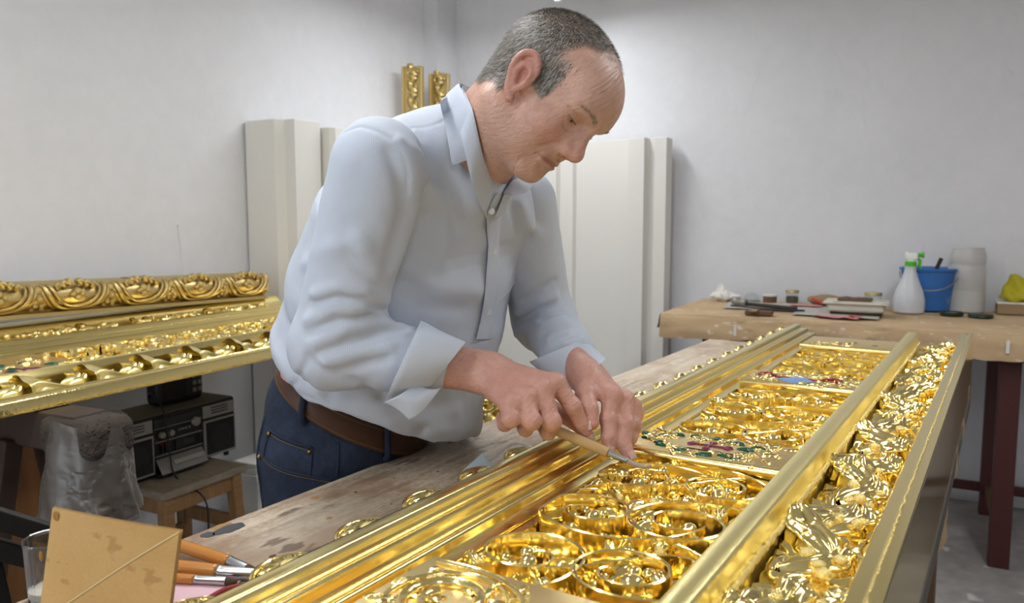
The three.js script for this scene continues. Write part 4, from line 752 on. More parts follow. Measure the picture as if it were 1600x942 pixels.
// turned-back cuffs: rings given by centre, long half-axis and depth half-axis
function cuff(rings, th) {
  const N = 40, R3 = rings.map(([c, m, n]) => [V3(...c), V3(...m), V3(...n)]);
  const outer = R3.map(([c, m, n], k) => Array.from({ length: N + 1 }, (_, i) => { const a = i / N * 2 * Math.PI, w = 1 + .035 * Math.sin(a * 3 + k * .7) + .02 * Math.sin(a * 5 + k); return c.clone().addScaledVector(m, Math.cos(a) * w).addScaledVector(n, Math.sin(a) * w); }));
  const inner = R3.map(([c, m, n], k) => outer[k].map(p => p.clone().lerp(c, th / m.length())));
  const rows = [inner[0], ...outer, ...inner.slice(1).reverse()];
  return grid(rows.length - 1, N, (u, v) => { const p = rows[Math.round(u * (rows.length - 1))][Math.round(v * N)]; return [p.x, p.y, p.z, ...clothUv(v * .3, u * .08)]; });
}
const view = (px, py) => eyeRay(px, py);
function ringPx(cx, cy, z, mx, my, dep) { const c = depthPt(cx, cy, z), e = depthPt(cx + mx, cy + my, z), m = V3(...e).sub(V3(...c)), n = V3(...depthPt(cx, cy, z + .01)).sub(V3(...c)).normalize(); return [c, m.toArray(), n.multiplyScalar(dep).toArray()]; }
part('cuff', cuff([ringPx(628, 566, 1.165, -29, 64, .058), ringPx(640, 567, 1.165, -29, 63, .058), ringPx(668, 570, 1.168, -29, 52, .052), ringPx(699, 571, 1.17, -29, 37, .044)], .005), M.shirt, shirt, 'turned-back cuff of the right sleeve');
part('cuff', cuff([ringPx(868, 548, 1.345, 41, -17, .050), ringPx(877, 556, 1.335, 40, -20, .050), ringPx(899, 575, 1.305, 34, -24, .048), ringPx(917, 588, 1.28, 29, -27, .045)], .004), M.shirt, shirt, 'turned-back cuff of the left sleeve');
// sheets of cloth from rows of points
function sheet(rows, th, sub = 5) {
  const cr = rows.map(r => new THREE.CatmullRomCurve3(r.map(p => V3(...p)))), nu = (rows.length - 1) * sub, nv = 24;
  const P = (u, v) => { const col = new THREE.CatmullRomCurve3(cr.map(c => c.getPoint(v))); return col.getPoint(u); };
  const top = []; for (let i = 0; i <= nu; i++) for (let j = 0; j <= nv; j++) top.push(P(i / nu, j / nv));
  const at = (i, j) => top[clamp(i, 0, nu) * (nv + 1) + clamp(j, 0, nv)];
  const side = s => grid(nu, nv, (u, v) => { const i = Math.round(u * nu), j = Math.round(v * nv), p = at(i, j), a = at(i + 1, j).clone().sub(at(i - 1, j)), b = at(i, j + 1).clone().sub(at(i, j - 1)), n = a.cross(b).normalize(), e = Math.min(1, i, nu - i, j, nv - j) ? 1 : 0; return [p.x + n.x * s * th * .5 * e, p.y + n.y * s * th * .5 * e, p.z + n.z * s * th * .5 * e, ...clothUv(u * .07, v * .12)]; });
  return merge([side(1), side(-1)]);
}
const onT = (x, y, lift) => hit(x, y, torsoF, lift) ?? depthPt(x, y, 1.15);
// collar: the stand round the neck, the near leaf turned down, the far leaf
const neckF = p => headField(toHead(p));
const onN = (x, y, z, lift = .008) => hit(x, y, neckF, lift) ?? depthPt(x, y, z);
const standTop = [depthPt(776, 300, 1.225), onN(757, 252, 1.2, .006), onN(748, 214, 1.19, .006), onN(738, 170, 1.2, .006), depthPt(722, 134, 1.262), depthPt(743, 143, 1.325), depthPt(775, 190, 1.345), depthPt(800, 245, 1.31), depthPt(808, 284, 1.265), depthPt(787, 304, 1.232)];
const axisN = V3(.36, .80, 0).normalize();
part('collar_stand', sheet([standTop, standTop.map(p => V3(...p).addScaledVector(axisN, -.022).toArray()), standTop.map(p => V3(...p).addScaledVector(axisN, -.045).toArray())], .003), M.shirt, shirt);
part('collar_leaf', sheet([[depthPt(744, 144, 1.33), depthPt(719, 130, 1.262), onN(731, 164, 1.2, .010), onN(745, 212, 1.18, .010), onN(755, 248, 1.17, .010)], [depthPt(728, 152, 1.335), depthPt(703, 144, 1.255), onN(713, 178, 1.18, .018), onN(726, 222, 1.14, .020), onN(732, 250, 1.135, .020)], [depthPt(712, 172, 1.33), onT(688, 160, .006), onT(694, 190, .009), onT(702, 232, .014), onT(706, 259, .016)]], .003), M.shirt, shirt, 'near collar leaf');
part('collar_leaf', sheet([[depthPt(808, 279, 1.275), depthPt(800, 283, 1.25), depthPt(786, 302, 1.225)], [depthPt(832, 290, 1.255), depthPt(822, 301, 1.225), depthPt(800, 305, 1.21)]], .003), M.shirt, shirt, 'far collar leaf');
// front band with its buttons
const plL = [[774, 304], [762, 334], [761, 360], [763, 387], [760, 425], [757, 464], [751, 500], [744, 530]], plR = [[790, 306], [784, 334], [781, 360], [780, 387], [777, 425], [774, 464], [770, 500], [768, 530]];
part('front_band', sheet([plL.map(([x, y]) => onT(x, y, .007)), plL.map(([x, y], i) => onT((x + plR[i][0]) / 2, (y + plR[i][1]) / 2, .0045)), plR.map(([x, y]) => onT(x, y, .001))], .002), M.shirt, shirt);
M.button = std({ color: 0xe6e4dc, roughness: .25 });
for (const [x, y, l] of [[755, 262, 0], [771, 393, .007], [763, 488, .007], [768, 330, .008]]) { const q = l ? onT(x, y, l) : onN(x, y, 1.19, .009), g = lathe([[0, .0012], [.0034, .0012], [.0046, .002], [.0052, .0012], [.0052, 0], [0, 0]], 16); const d = eyeRay(x, y).multiplyScalar(-1).add(V3(.3, 0, 0)).normalize(); g.applyQuaternion(new THREE.Quaternion().setFromUnitVectors(V3(0, 1, 0), d)); part('button', g.translate(...q), M.button, shirt); }
// the hanging tab of the sleeve opening
part('sleeve_tab', sheet([[[600, 628, 1.13], [622, 640, 1.125], [640, 656, 1.125]].map(a => depthPt(...a)), [[622, 618, 1.12], [646, 628, 1.12], [655, 648, 1.125]].map(a => depthPt(...a)), [[650, 600, 1.14], [672, 608, 1.14], [690, 606, 1.15]].map(a => depthPt(...a))], .003), M.shirt, shirt);
// ---- jeans and belt
const denim = texture(256, (u, v) => { const a = fbm(u * 8, v * 8, 2, 4, 8, 8), b = fbm(u * 90, v * 60, 4, 2, 90, 60), d = .5 + .5 * Math.sin((u + v) * 2 * Math.PI * 64); const k = .5 * (a - .5) + .35 * (b - .5) + .10 * d; return [.105 + .17 * k, .145 + .19 * k, .225 + .23 * k]; }, true, 1);
M.denim = std({ map: denim, roughness: .85, bumpMap: weave, bumpScale: .0006 });
function jeansBase(p) {
  let d = ovalTube(p, [{ c: [-1.025, .86, -1.079], a: .162, b: .116, w: [0, .05, 1] }, { c: [-1.025, .93, -1.079], a: .167, b: .126, w: [0, .12, 1] }, { c: J.P, a: .164, b: .131, w: [0, .27, 1] }]);
  for (const [a, b, c] of [[hipR, knR, anR], [hipL, knL, anL]]) { d = smin(d, cap(p, [a[0] - .01, a[1] - .03, a[2]], b, .088, .066), .05); d = smin(d, cap(p, b, c, .068, .062), .02); }
  return d;
}
const jeansF = p => smax(jeansBase(p) - (Math.abs(jeansBase(p)) < .03 ? wob(p, 16, .006) : 0), beltD(p) - .014, .006);
{
  const jeans = part('jeans', unwrap(mesh(jeansF, [-1.25, .03, -1.32], [-.84, 1.14, -.84], .008), p => [(p[2] - p[0]) * 6, p[1] * 6]), M.denim, man);
  M.leather = std({ color: 0x4a2c1c, roughness: .48, bumpMap: bumpLeaf, bumpScale: .0008 }); M.brass = std({ color: 0x8f7142, metalness: 1, roughness: .35 });
  const ring = (t, off, up) => { const a = t * 2 * Math.PI; let r = .10; const dir = [Math.cos(a), 0, Math.sin(a)]; let p; for (let i = 0; i < 12; i++) { p = [J.P[0] + dir[0] * r, 0, J.P[2] + dir[2] * r]; p[1] = J.P[1] + (up - (p[0] - J.P[0]) * beltN.x - (p[2] - J.P[2]) * beltN.z) / beltN.y; r -= jeansBase(p) * .9; } return [p[0] + dir[0] * off, p[1], p[2] + dir[2] * off]; };
  const belt = part('belt', toCreasedNormals(grid(96, 6, (u, v) => { const k = [[.001, -.018], [.004, -.019], [.005, -.016], [.0055, 0], [.005, .016], [.004, .019], [.001, .018]][Math.round(v * 6)]; const q = ring(u, k[0], k[1]); return [...q, u, v]; }), .7), M.leather, man, 'brown leather belt');
  M.stitch = std({ color: 0x7d6138, roughness: .8 });
  part('stitching', merge([-.0145, .0145].map(y => tube(Array.from({ length: 97 }, (_, i) => ring(i / 96, .0052, y)), .0005, 4, false, false))), M.stitch, belt).userData.kind = 'stuff';
  for (const t of [.205, .5, .6, .06]) part('belt_loop', tube([ring(t, .002, .030), ring(t, .010, .020), ring(t, .0105, 0), ring(t, .010, -.020), ring(t, .002, -.028)], .0055, 6), M.denim, jeans);
  // on-surface lines of the jeans: seam, pocket edges, rivets
  const on = (a, y, off = .001) => { const dir = [Math.cos(a), 0, Math.sin(a)]; let r = .1, p; for (let i = 0; i < 14; i++) { p = [J.P[0] - .01 + dir[0] * r, y, J.P[2] + dir[2] * r]; r -= jeansF(p) * .9; } return [p[0] + dir[0] * off, p[1], p[2] + dir[2] * off]; };
  const line = (pts, r) => tube(pts.map(([a, y]) => on(a * R, y)), r, 5, false, true);
  part('seam', line([[104, .985], [104, .94], [104, .90], [103, .86], [103, .80], [103, .72]], .0022), M.denim, jeans);
  part('pocket_edge', line([[101, .925], [90, .915], [78, .906], [66, .897], [56, .888]], .0024), M.denim, jeans);
  part('coin_pocket', merge([line([[94, .968], [84, .960], [74, .952], [66, .945]], .0024), line([[66, .945], [66, .92], [67, .895]], .0018), line([[94, .968], [95, .94], [96, .918]], .0018), line([[52, .950], [52, .92], [53, .895]], .0016)]), M.denim, jeans);
  part('stitching', merge([line([[101, .921], [90, .911], [78, .902], [66, .893], [56, .884]], .0006), line([[94, .963], [84, .955], [74, .947], [67, .940]], .0006), line([[106, .985], [106, .94], [106, .90], [105, .86], [105, .80]], .0006)].map(g => g)), M.stitch, jeans).userData.kind = 'stuff';
  for (const [a, y] of [[93, .962], [67, .939], [100, .919]]) { const q = on(a * R, y, .002); part('rivet', ball(...q, .0042, .0042, .0042, 10, 8), M.brass, jeans, 'brass rivet'); }
  M.shoe = std({ color: 0x2b211b, roughness: .5 });
  for (const c of [anR, anL]) part('shoe', mesh(p => smax(smin(cap(p, [c[0] - .04, .055, c[2]], [c[0] + .17, .04, c[2]], .05, .042), cap(p, [c[0] - .01, .05, c[2]], [c[0] - .01, .11, c[2]], .052, .045), .03), .004 - p[1], .004), [c[0] - .12, -.01, c[2] - .08], [c[0] + .25, .18, c[2] + .08], .008), M.shoe, man);
}
// ------------------------------------------------------------------ the burnishing tool in his right hand, the face mask on the bench
M.handle = std({ color: 0xc4a06c, roughness: .38, bumpMap: woodBump, bumpScale: .0008 }); M.steel = std({ color: 0xb9bbbd, metalness: 1, roughness: .28 });
M.agate = new THREE.MeshPhysicalMaterial({ color: 0xb9a493, roughness: .12, clearcoat: .6, side: THREE.DoubleSide });
{
  // measured along the bench axes: tip on the carving, shaft rising back into the palm
  const tip = V3(-.4245, .9635, -1.050), d = V3(-.580, 1.0175, -1.0135).sub(tip).normalize(), P = k => tip.clone().addScaledVector(d, k);
  const t = thing('burnisher', 'wooden-handled burnishing tool with a pale stone tip pressed on the carving by his fingers', 'tool', 'bench', P(.1).toArray());
  part('handle', tube([P(.062), P(.075), P(.10), P(.13), P(.17), P(.20), P(.235)], u => .0052 + .0028 * Math.sin(Math.PI * Math.min(1, .25 + u * .7)) - (u > .97 ? .003 : 0), 14), M.handle, t, 'worn wooden handle');
  part('ferrule', tube([P(.032), P(.045), P(.0635)], u => .0042 + .0014 * u, 14), M.steel, t, 'grey metal ferrule');
  part('stone_tip', tube([P(.034), P(.022), P(.012).add(V3(0, .0015, 0)), P(.004).add(V3(0, .004, .001)), P(-.004).add(V3(.001, .0095, .002))], u => .0040 * (1 - .55 * u * u), 12), M.agate, t, 'pale curved stone tip');
}
{
  M.mask = std({ color: 0xdcecf8, roughness: .85, bumpMap: weave, bumpScale: .0004 }); M.elastic = std({ color: 0xf6f6f4, roughness: .8 });
  const t = thing('face_mask', 'pale blue disposable face mask with white ear loop beside the gilded edge', 'mask', 'bench', [-.70, BT, -1.06]);
  part('cloth', sheet([[[-.760, .903, -1.058], [-.752, .915, -1.075], [-.742, .928, -1.094]], [[-.742, .904, -1.055], [-.735, .912, -1.072], [-.728, .920, -1.088]], [[-.715, .903, -1.062], [-.708, .908, -1.078], [-.704, .911, -1.092]], [[-.665, .902, -1.075], [-.658, .905, -1.09], [-.655, .906, -1.105]]], .0025), M.mask, t);
  part('ear_loop', tube([[-.737, .914, -1.078], [-.735, .914, -1.105], [-.737, .920, -1.14], [-.725, .930, -1.165], [-.705, .926, -1.178], [-.685, .915, -1.182], [-.662, .905, -1.178]], .0028, 8), M.elastic, t, 'white elastic ear loop');
}
// ------------------------------------------------------------------ the second gilded piece on trestles by the left wall (its own axes: x across, -z along it)
const U0 = .55, U1 = 2.57;
const g2 = thing('gilded_altarpiece', 'gilded altarpiece section lying on trestles at the left wall, with a row of curled leaves', 'carving', 'left', [-2.1, .925, -1.7]);
part('edge_moulding', run([[-1.83, .925], [-1.83, .936], [-1.795, .936], [-1.792, .945], [-1.785, .948], [-1.66, .936], [-1.655, .944], [-1.650, .952], [-1.645, .953], [-1.642, .950], [-1.638, .957], [-1.632, .960], [-1.628, .957], [-1.624, .955], [-1.618, .955], [-1.615, .950], [-1.613, .925]], -U1, -U0, .6, true), M.gold, g2, 'ribbed near edge with a plain side');
part('rail', run([[-1.812, .93], [-1.812, .972], [-1.809, .976], [-1.803, .977], [-1.797, .975], [-1.793, .966], [-1.785, .945], [-1.785, .93]], -U1, -U0, .7, true), M.goldSmooth, g2, 'thin polished rail behind the leaves');
part('inner_moulding', run([[-2.24, .925], [-2.24, .985], [-2.236, .989], [-2.215, .9902], [-2.2055, .9895], [-2.203, .9845], [-2.202, .978], [-2.185, .977], [-2.181, .979], [-2.176, .9785], [-2.174, .972], [-2.173, .9665], [-2.152, .9655], [-2.148, .9675], [-2.142, .967], [-2.140, .962], [-2.139, .953], [-2.12, .952], [-2.12, .925]], -U1, -U0, .7, true), M.goldMould, g2, 'ribbed moulding behind the scroll field');
part('back_moulding', run([[-2.53, .925], [-2.53, 1.0], [-2.42, 1.003], [-2.40, 1.004], [-2.396, .998], [-2.390, .994], [-2.385, .999], [-2.378, 1.006], [-2.368, 1.008], [-2.358, 1.003], [-2.348, .992], [-2.335, .982], [-2.322, .978], [-2.31, .978], [-2.308, .925]], -U1, -U0, .7, true), M.goldSatin, g2, 'wide back moulding that carries the cornice');
part('field_ground', grid(260, 30, (u, v) => { const s = mixn(U0, U1, u), x = mixn(-2.125, -1.81, v); return [x, .945 + .010 * fbm(s * 42, x * 42, 6, 2) + .014 * Math.abs(fbm(s * 24, x * 24, 9, 2) - .5), -s, s, x]; }), M.gold, g2);
part('frieze_ground', grid(200, 8, (u, v) => { const s = mixn(U0, U1, u), x = mixn(-2.31, -2.238, v); return [x, .975 + .004 * fbm(s * 40, x * 40, 3, 2), -s, s, x]; }), M.gold, g2);
{
  const q = rng(910), f = (a, b) => a + (b - a) * q();
  // scrolls of the field
  for (let k = 0, s = 1.35; s < U1 - .1; s += .145, k++) for (const x of [-1.89, -2.04]) {
    const m = part('scroll', ribbon(spiral(x, -s - (x < -2 ? .07 : 0), .058, .022, k * 1.7, 1.5, 40, k % 2 ? 1 : -1), .94, .966, .006), M.gold, g2), l = [];
    for (let i = 0; i < 6; i++) { const a = f(0, 6.28), r = f(.015, .07); l.push(put(leafGeo(f(.025, .04), f(.008, .012), .014, { lobes: 3, nu: 10, nv: 8 }), x + r * Math.cos(a) * .8, .948, -s - (x < -2 ? .07 : 0) + r * Math.sin(a), f(0, 6.28), f(-.2, .3))); }
    for (let i = 0; i < 4; i++) l.push(ball(x + f(-.04, .04), .960, -s + f(-.05, .05), f(.005, .009)));
    part('leaf', merge(l), M.gold, m);
  }
  // the enamelled plate on the left
  const p = part('cross_plate', box(-2.12, -1.812, .94, .958, -1.36, -.95, .002), M.goldPlate, g2, 'flat plate with green leaves and a purple flower');
  for (let i = 0; i < 14; i++) part('enamel_leaf', petal(f(-2.08, -1.84), -f(1.0, 1.3), f(.035, .05), f(.008, .012), f(0, 6.28), .005, .958), M.green, p, 'green enamel leaf');
  part('enamel_flower', merge(Array.from({ length: 7 }, (_, i) => petal(-1.91, -1.20, .045, .008, i * .9, .004, .958))), M.purple, p, 'purple enamel flower');
  part('carved_leaf', merge(Array.from({ length: 40 }, () => petal(f(-2.1, -1.83), -f(.97, 1.33), f(.02, .035), f(.005, .009), f(0, 6.28), .006, .958))), M.gold, p);
  // the carved frieze behind: sprays of leaves and buds
  for (let s = .9, k = 0; s < U1 - .05; s += f(.12, .2), k++) {
    const l = []; for (let i = 0; i < 6; i++) l.push(put(leafGeo(f(.04, .075), f(.014, .022), f(.012, .018), { lobes: 3, nu: 14, nv: 12, curl: f(0, .008) }), -2.275 + f(-.025, .03), .976, -s + f(-.05, .05), f(0, 6.28), f(0, .2)));
    for (let i = 0; i < 4; i++) l.push(ball(-2.275 + f(-.025, .025), .984 + f(0, .008), -s + f(-.05, .05), f(.006, .011)));
    part('leaf_spray', merge(l), M.gold, g2);
  }
  // curled leaves in a row along the near edge, one every 15 cm: a ribbed hood open to the left, its tail running on under the next
  const hood = seed => {
    const q = rng(seed), f = (a, b) => a + (b - a) * q(), ph = f(0, 6);
    const bell = grid(26, 40, (a, v) => { const t = (v - .5) * 3.7, k = Math.pow(1 - a, .8), lip = a < .12 ? .006 * (1 - a / .12) : 0, rib = (.0034 + .002 * a) * Math.cos(t * 6.5 + a * 6), w = .050 * (1 - .62 * Math.pow(a, 1.4)) + lip + rib, h = .037 * k + .006 + lip * .6 + rib; return [w * Math.sign(Math.sin(t)) * Math.pow(Math.abs(Math.sin(t)), .75) - .012 * a, Math.max(-.004, h * Math.sign(Math.cos(t)) * Math.pow(Math.abs(Math.cos(t)), .75)) + .004 * Math.sin(a * 6), -(a * .100 - .012 * Math.cos(t) * (1 - a)), t * .04, a * .12]; });
    const blade = grid(26, 18, (a, v) => { const q2 = v * 2 - 1, w = .056 * (.80 + .2 * Math.sin(a * 9 + ph)); return [q2 * w, .002 + .010 * Math.pow(Math.abs(q2), 3) * (.5 + .5 * Math.sin(a * 14 + ph)) + .004 * Math.cos(q2 * 7) * Math.sin(a * 3.1), .064 - a * .160, q2 * .05, a * .16]; });
    const fold = merge([0, 1].map(i => put(leafGeo(.060, .014, .016, { lobes: 1, nu: 12, nv: 10, curl: .012 }), (i - .5) * .03, .003, .055, .2 * (i - .5), .12)));
    return [bell, blade, fold];
  };
  for (let i = 0, s = .92; s < U1 - .09; s += .154, i++) {
    const [a, b, c] = hood(50 + i), m = part('curled_leaf', put(a, -1.720, .936, -s, -.16), M.goldSatin, g2);
    part('leaf_blade', put(b, -1.720, .936, -s), M.gold, m); part('leaf_tongue', put(c, -1.720, .937, -s), M.goldSatin, m);
  }
}
// the older carved cornice lying on top, a little tilted
{
  const t = thing('cornice', 'old dull-gold carved cornice with cartouches, lying on top at the left wall', 'cornice', 'left', [-2.41, 1.003, -2.0]);
  const C0 = .95, C1 = 2.50, prof = [[-2.635, 0], [-2.635, .098], [-2.60, .104], [-2.52, .103], [-2.508, .098], [-2.486, .095], [-2.468, .085], [-2.458, .070], [-2.456, .055], [-2.462, .040], [-2.474, .028], [-2.484, .020], [-2.486, .014], [-2.462, .012], [-2.460, 0]].map(([x, y]) => [x + .118, y]);
  const lift = s => 1.003 + .036 * clamp((C1 - s) / 1.3);
  const bend = g => { const p = g.attributes.position; for (let i = 0; i < p.count; i++) p.setY(i, p.getY(i) + lift(-p.getZ(i))); return g; };
  part('core', bend(run(prof, -C1, -C0, .5, true)), M.goldOld, t);
  const face = (a) => { const i = clamp(a, 0, .999) * 8, k = 4 + Math.floor(i), r = i % 1; return [mixn(prof[k][0], prof[k + 1][0], r), mixn(prof[k][1], prof[k + 1][1], r)]; };      // a runs down the rounded face
  const FP = (a, s, out) => { const p = face(a), p2 = face(a + .02), p1 = face(a - .02), dx = p2[0] - p1[0], dy = p2[1] - p1[1], l = Math.hypot(dx, dy) || 1; return [p[0] - dy / l * out, p[1] + dx / l * out, -s]; };
  for (let s = 1.16, k = 0; s < C1 - .05; s += .245, k++) {
    const ov = (r, o, tr, n = 26) => tube(Array.from({ length: n + 1 }, (_, i) => { const a = Math.PI * (.02 + .96 * i / n); return FP(.12 + .68 * Math.sin(a) * r, s - .098 * r * Math.cos(a), o); }), tr, 8);
    const m = part('cartouche', bend(merge([ov(1.05, .004, .0085), ov(.86, .006, .006), ov(1.2, .001, .005)])), M.goldOld, t);
    const l = []; for (const sd of [-1, 1]) for (let i = 0; i < 3; i++) { const p = FP(.17 + .05 * i, s + sd * (.018 + .021 * i), .008 - .001 * i); l.push(put(leafGeo(.042 - .006 * i, .0125, .014, { lobes: 1, nu: 12, nv: 10, curl: .006 }), p[0] - .012, p[1] + .004, p[2], Math.PI * .5 + Math.PI, .0, -.75)); l[l.length - 1].rotateX(0); }
    for (const [da, ds, r] of [[.36, 0, .012], [.42, .016, .009], [.42, -.016, .009], [.50, 0, .010]]) { const p = FP(da, s + ds, .006); l.push(ball(...p, r * .9, r, r * 1.15)); }
    part('leaf', bend(merge(l)), M.goldOld, m);
    const e = []; for (const [da, ds, r] of [[.30, .122, .013], [.50, .122, .010], [.66, .112, .009], [.66, .132, .009], [.78, .106, .008], [.78, .138, .008]]) { const p = FP(da, s + ds, .002); if (s + ds < C1) e.push(ball(p[0], p[1], p[2], r * .8, r, r)); }
    if (e.length) part('dart', bend(merge(e)), M.goldOld, t);
  }
  part('end_scroll', merge([ball(-2.367, 1.075, -C1 + .006, .034, .034, .022), ball(-2.382, 1.04, -C1 + .004, .026, .03, .018)]), M.goldOld, t);
  M.brassOld = std({ color: 0x8a7038, metalness: .8, roughness: .45 });
  part('hinge', merge([box(-2.44, -2.41, 1.118, 1.126, -1.98, -1.89, .002), box(-2.44, -2.41, 1.108, 1.126, -1.895, -1.888, .002)]), M.brassOld, t, 'small brass plate');
}
// ------------------------------------------------------------------ trestles, padded and wrapped
M.darkWood = std({ color: 0x3a2a20, roughness: .7, bumpMap: woodBump, bumpScale: .002 });
for (const [u, label] of [[1.075, 'wooden trestle with a plastic-wrapped padded beam under the left gilded piece'], [2.40, 'plain wooden trestle farther along under the left gilded piece']]) {
  const t = thing('trestle', label, 'trestle', 'left', [-2.0, 0, -u]);
  part('beam', box(u < 2 ? -2.5 : -2.3, u < 2 ? -1.50 : -1.66, .84, .922, -u - .04, -u + .04, .005), M.darkWood, t);
  for (const x of u < 2 ? [-1.72, -2.45] : [-1.78, -2.14]) for (const d of u < 2 ? [-.2, .2] : [-.06, .1]) part('leg', beam([x, 0, -u + d], [x, .85, -u + d * .2], .05, .04, .004), M.darkWood, t);
  if (u < 2) {
    M.foam = std({ color: 0x40362e, roughness: .9, bumpMap: plasterBump, bumpScale: .01 });
    M.film = new THREE.MeshPhysicalMaterial({ color: 0xb3a99f, roughness: .30, transmission: .82, thickness: 0, side: THREE.DoubleSide, bumpMap: plasterBump, bumpScale: .006 });
    part('padding', new RoundedBoxGeometry(.17, .085, .115, 3, .025).translate(-1.515, .876, -u), M.foam, t, 'dark foam padding on the beam end');
    const wrap = (x0, seed) => grid(44, 26, (a, b) => { const th = a * 2 * Math.PI, n = fbm(Math.cos(th) * 2.5 + seed, Math.sin(th) * 2.5, b * 3, 3) - .5, r = 1 + .25 * n + .10 * Math.sin(th * 7 + b * 4) * b; return [x0 + (.082 + .02 * b) * Math.cos(th) * r, .918 - .215 * b + .012 * n - .02 * (1 - b) * Math.abs(Math.cos(th)), -u + (.066 + .022 * b) * Math.sin(th) * r]; });
    part('plastic_wrap', wrap(-1.51, 3), M.film, t, 'loose clear plastic wrapped round the beam end');
    part('plastic_wrap', wrap(-1.515, 9).scale(1, 1, 1), M.film, t);
  }
}
M.blackPaint = std({ color: 0x17150f, roughness: .5 });
{
  const t = thing('folding_trestle', 'black metal folding trestle at the lower left in front of the brown board', 'trestle', 'left', [-1.26, 0, -.75]);
  part('rail', beam([-1.262, .945, -.60], [-1.175, .768, -.86], .034, .030, .004), M.blackPaint, t);
  part('rail', beam([-1.262, .893, -.60], [-1.195, .728, -.85], .034, .030, .004), M.blackPaint, t);
  part('leg', beam([-1.256, .87, -.70], [-1.15, 0, -.77], .034, .03, .004), M.blackPaint, t); part('leg', beam([-1.19, .75, -.85], [-1.30, 0, -.90], .034, .03, .004), M.blackPaint, t);
  part('leg', beam([-1.262, .945, -.60], [-1.30, 0, -.50], .034, .03, .004), M.blackPaint, t);
}
M.brownBoard = std({ color: 0x8a5a30, roughness: .55, map: texture(256, (u, v) => { const g = fbm(u * 30, v * 4, 3, 4, 30, 4); return lerp3([.42, .27, .14], [.60, .40, .21], g); }), bumpScale: 0 });
M.brownBoard.color.set(0xffffff);
{
  const t = thing('wooden_board', 'orange-brown wooden board standing under the left gilded piece', 'board', 'left', [-2.1, 0, -1.1]);
  part('panel', box(-2.12, -2.09, 0, .80, -1.36, -.60, .004), M.brownBoard, t); part('cap_strip', box(-2.10, -2.07, .80, .86, -1.30, -.60, .004), M.darkWood, t, 'dark strip along its top');
}
// ------------------------------------------------------------------ stool, two radios, plaster foot (room axes)
M.pine = std({ roughness: .6, map: texture(256, (u, v) => { const g = fbm(u * 40, v * 5, 3, 4, 40, 5), k = sstep(.7, .78, fbm(u * 5, v * 5, 12, 3, 5, 5)); return lerp3(lerp3([.55, .40, .25], [.70, .54, .36], g), [.36, .22, .12], .6 * k); }, true, 3), bumpMap: woodBump, bumpScale: .001 });
M.seat = std({ roughness: .75, map: texture(256, (u, v) => { const g = fbm(u * 8, v * 30, 3, 4, 8, 30); return lerp3([.50, .45, .38], [.66, .61, .54], g); }, true, 3) });
{
  const t = thing('stool', 'small pine stool with dusty seat under the silver-black boombox', 'stool', 'room', [-2.30, 0, -1.85]);
  part('seat', box(-2.46, -2.128, .425, .452, -2.035, -1.672, .008), M.seat, t, 'dusty worn seat');
  for (const x of [-2.165, -2.425]) for (const z of [-1.71, -1.995]) part('leg', beam([x + Math.sign(x + 2.295) * .02, 0, z + Math.sign(z + 1.85) * .015], [x, .43, z], .04, .04, .004), M.pine, t);
  for (const x of [-2.165, -2.425]) { part('apron', box(x - .010, x + .010, .365, .425, -1.98, -1.725, .002), M.pine, t); part('stretcher', box(x - .010, x + .010, .15, .20, -1.985, -1.72, .002), M.pine, t); }
  for (const z of [-1.71, -1.995]) { part('apron', box(-2.41, -2.18, .365, .425, z - .010, z + .010, .002), M.pine, t); part('stretcher', box(-2.41, -2.18, .22, .27, z - .010, z + .010, .002), M.pine, t); }
}
M.blackPlastic = std({ color: 0x1b1b1c, roughness: .42 }); M.greyPlastic = std({ color: 0x86847f, roughness: .5 }); M.silverPlastic = std({ color: 0xaaa79f, roughness: .38, metalness: .5 }); M.dustTop = std({ color: 0x74726e, roughness: .85 }); M.darkCloth = std({ color: 0x262628, roughness: .9, bumpMap: weave, bumpScale: .002 });
M.redPaint = std({ color: 0x8a2020, roughness: .5 }); M.cable = std({ color: 0x121212, roughness: .5 });
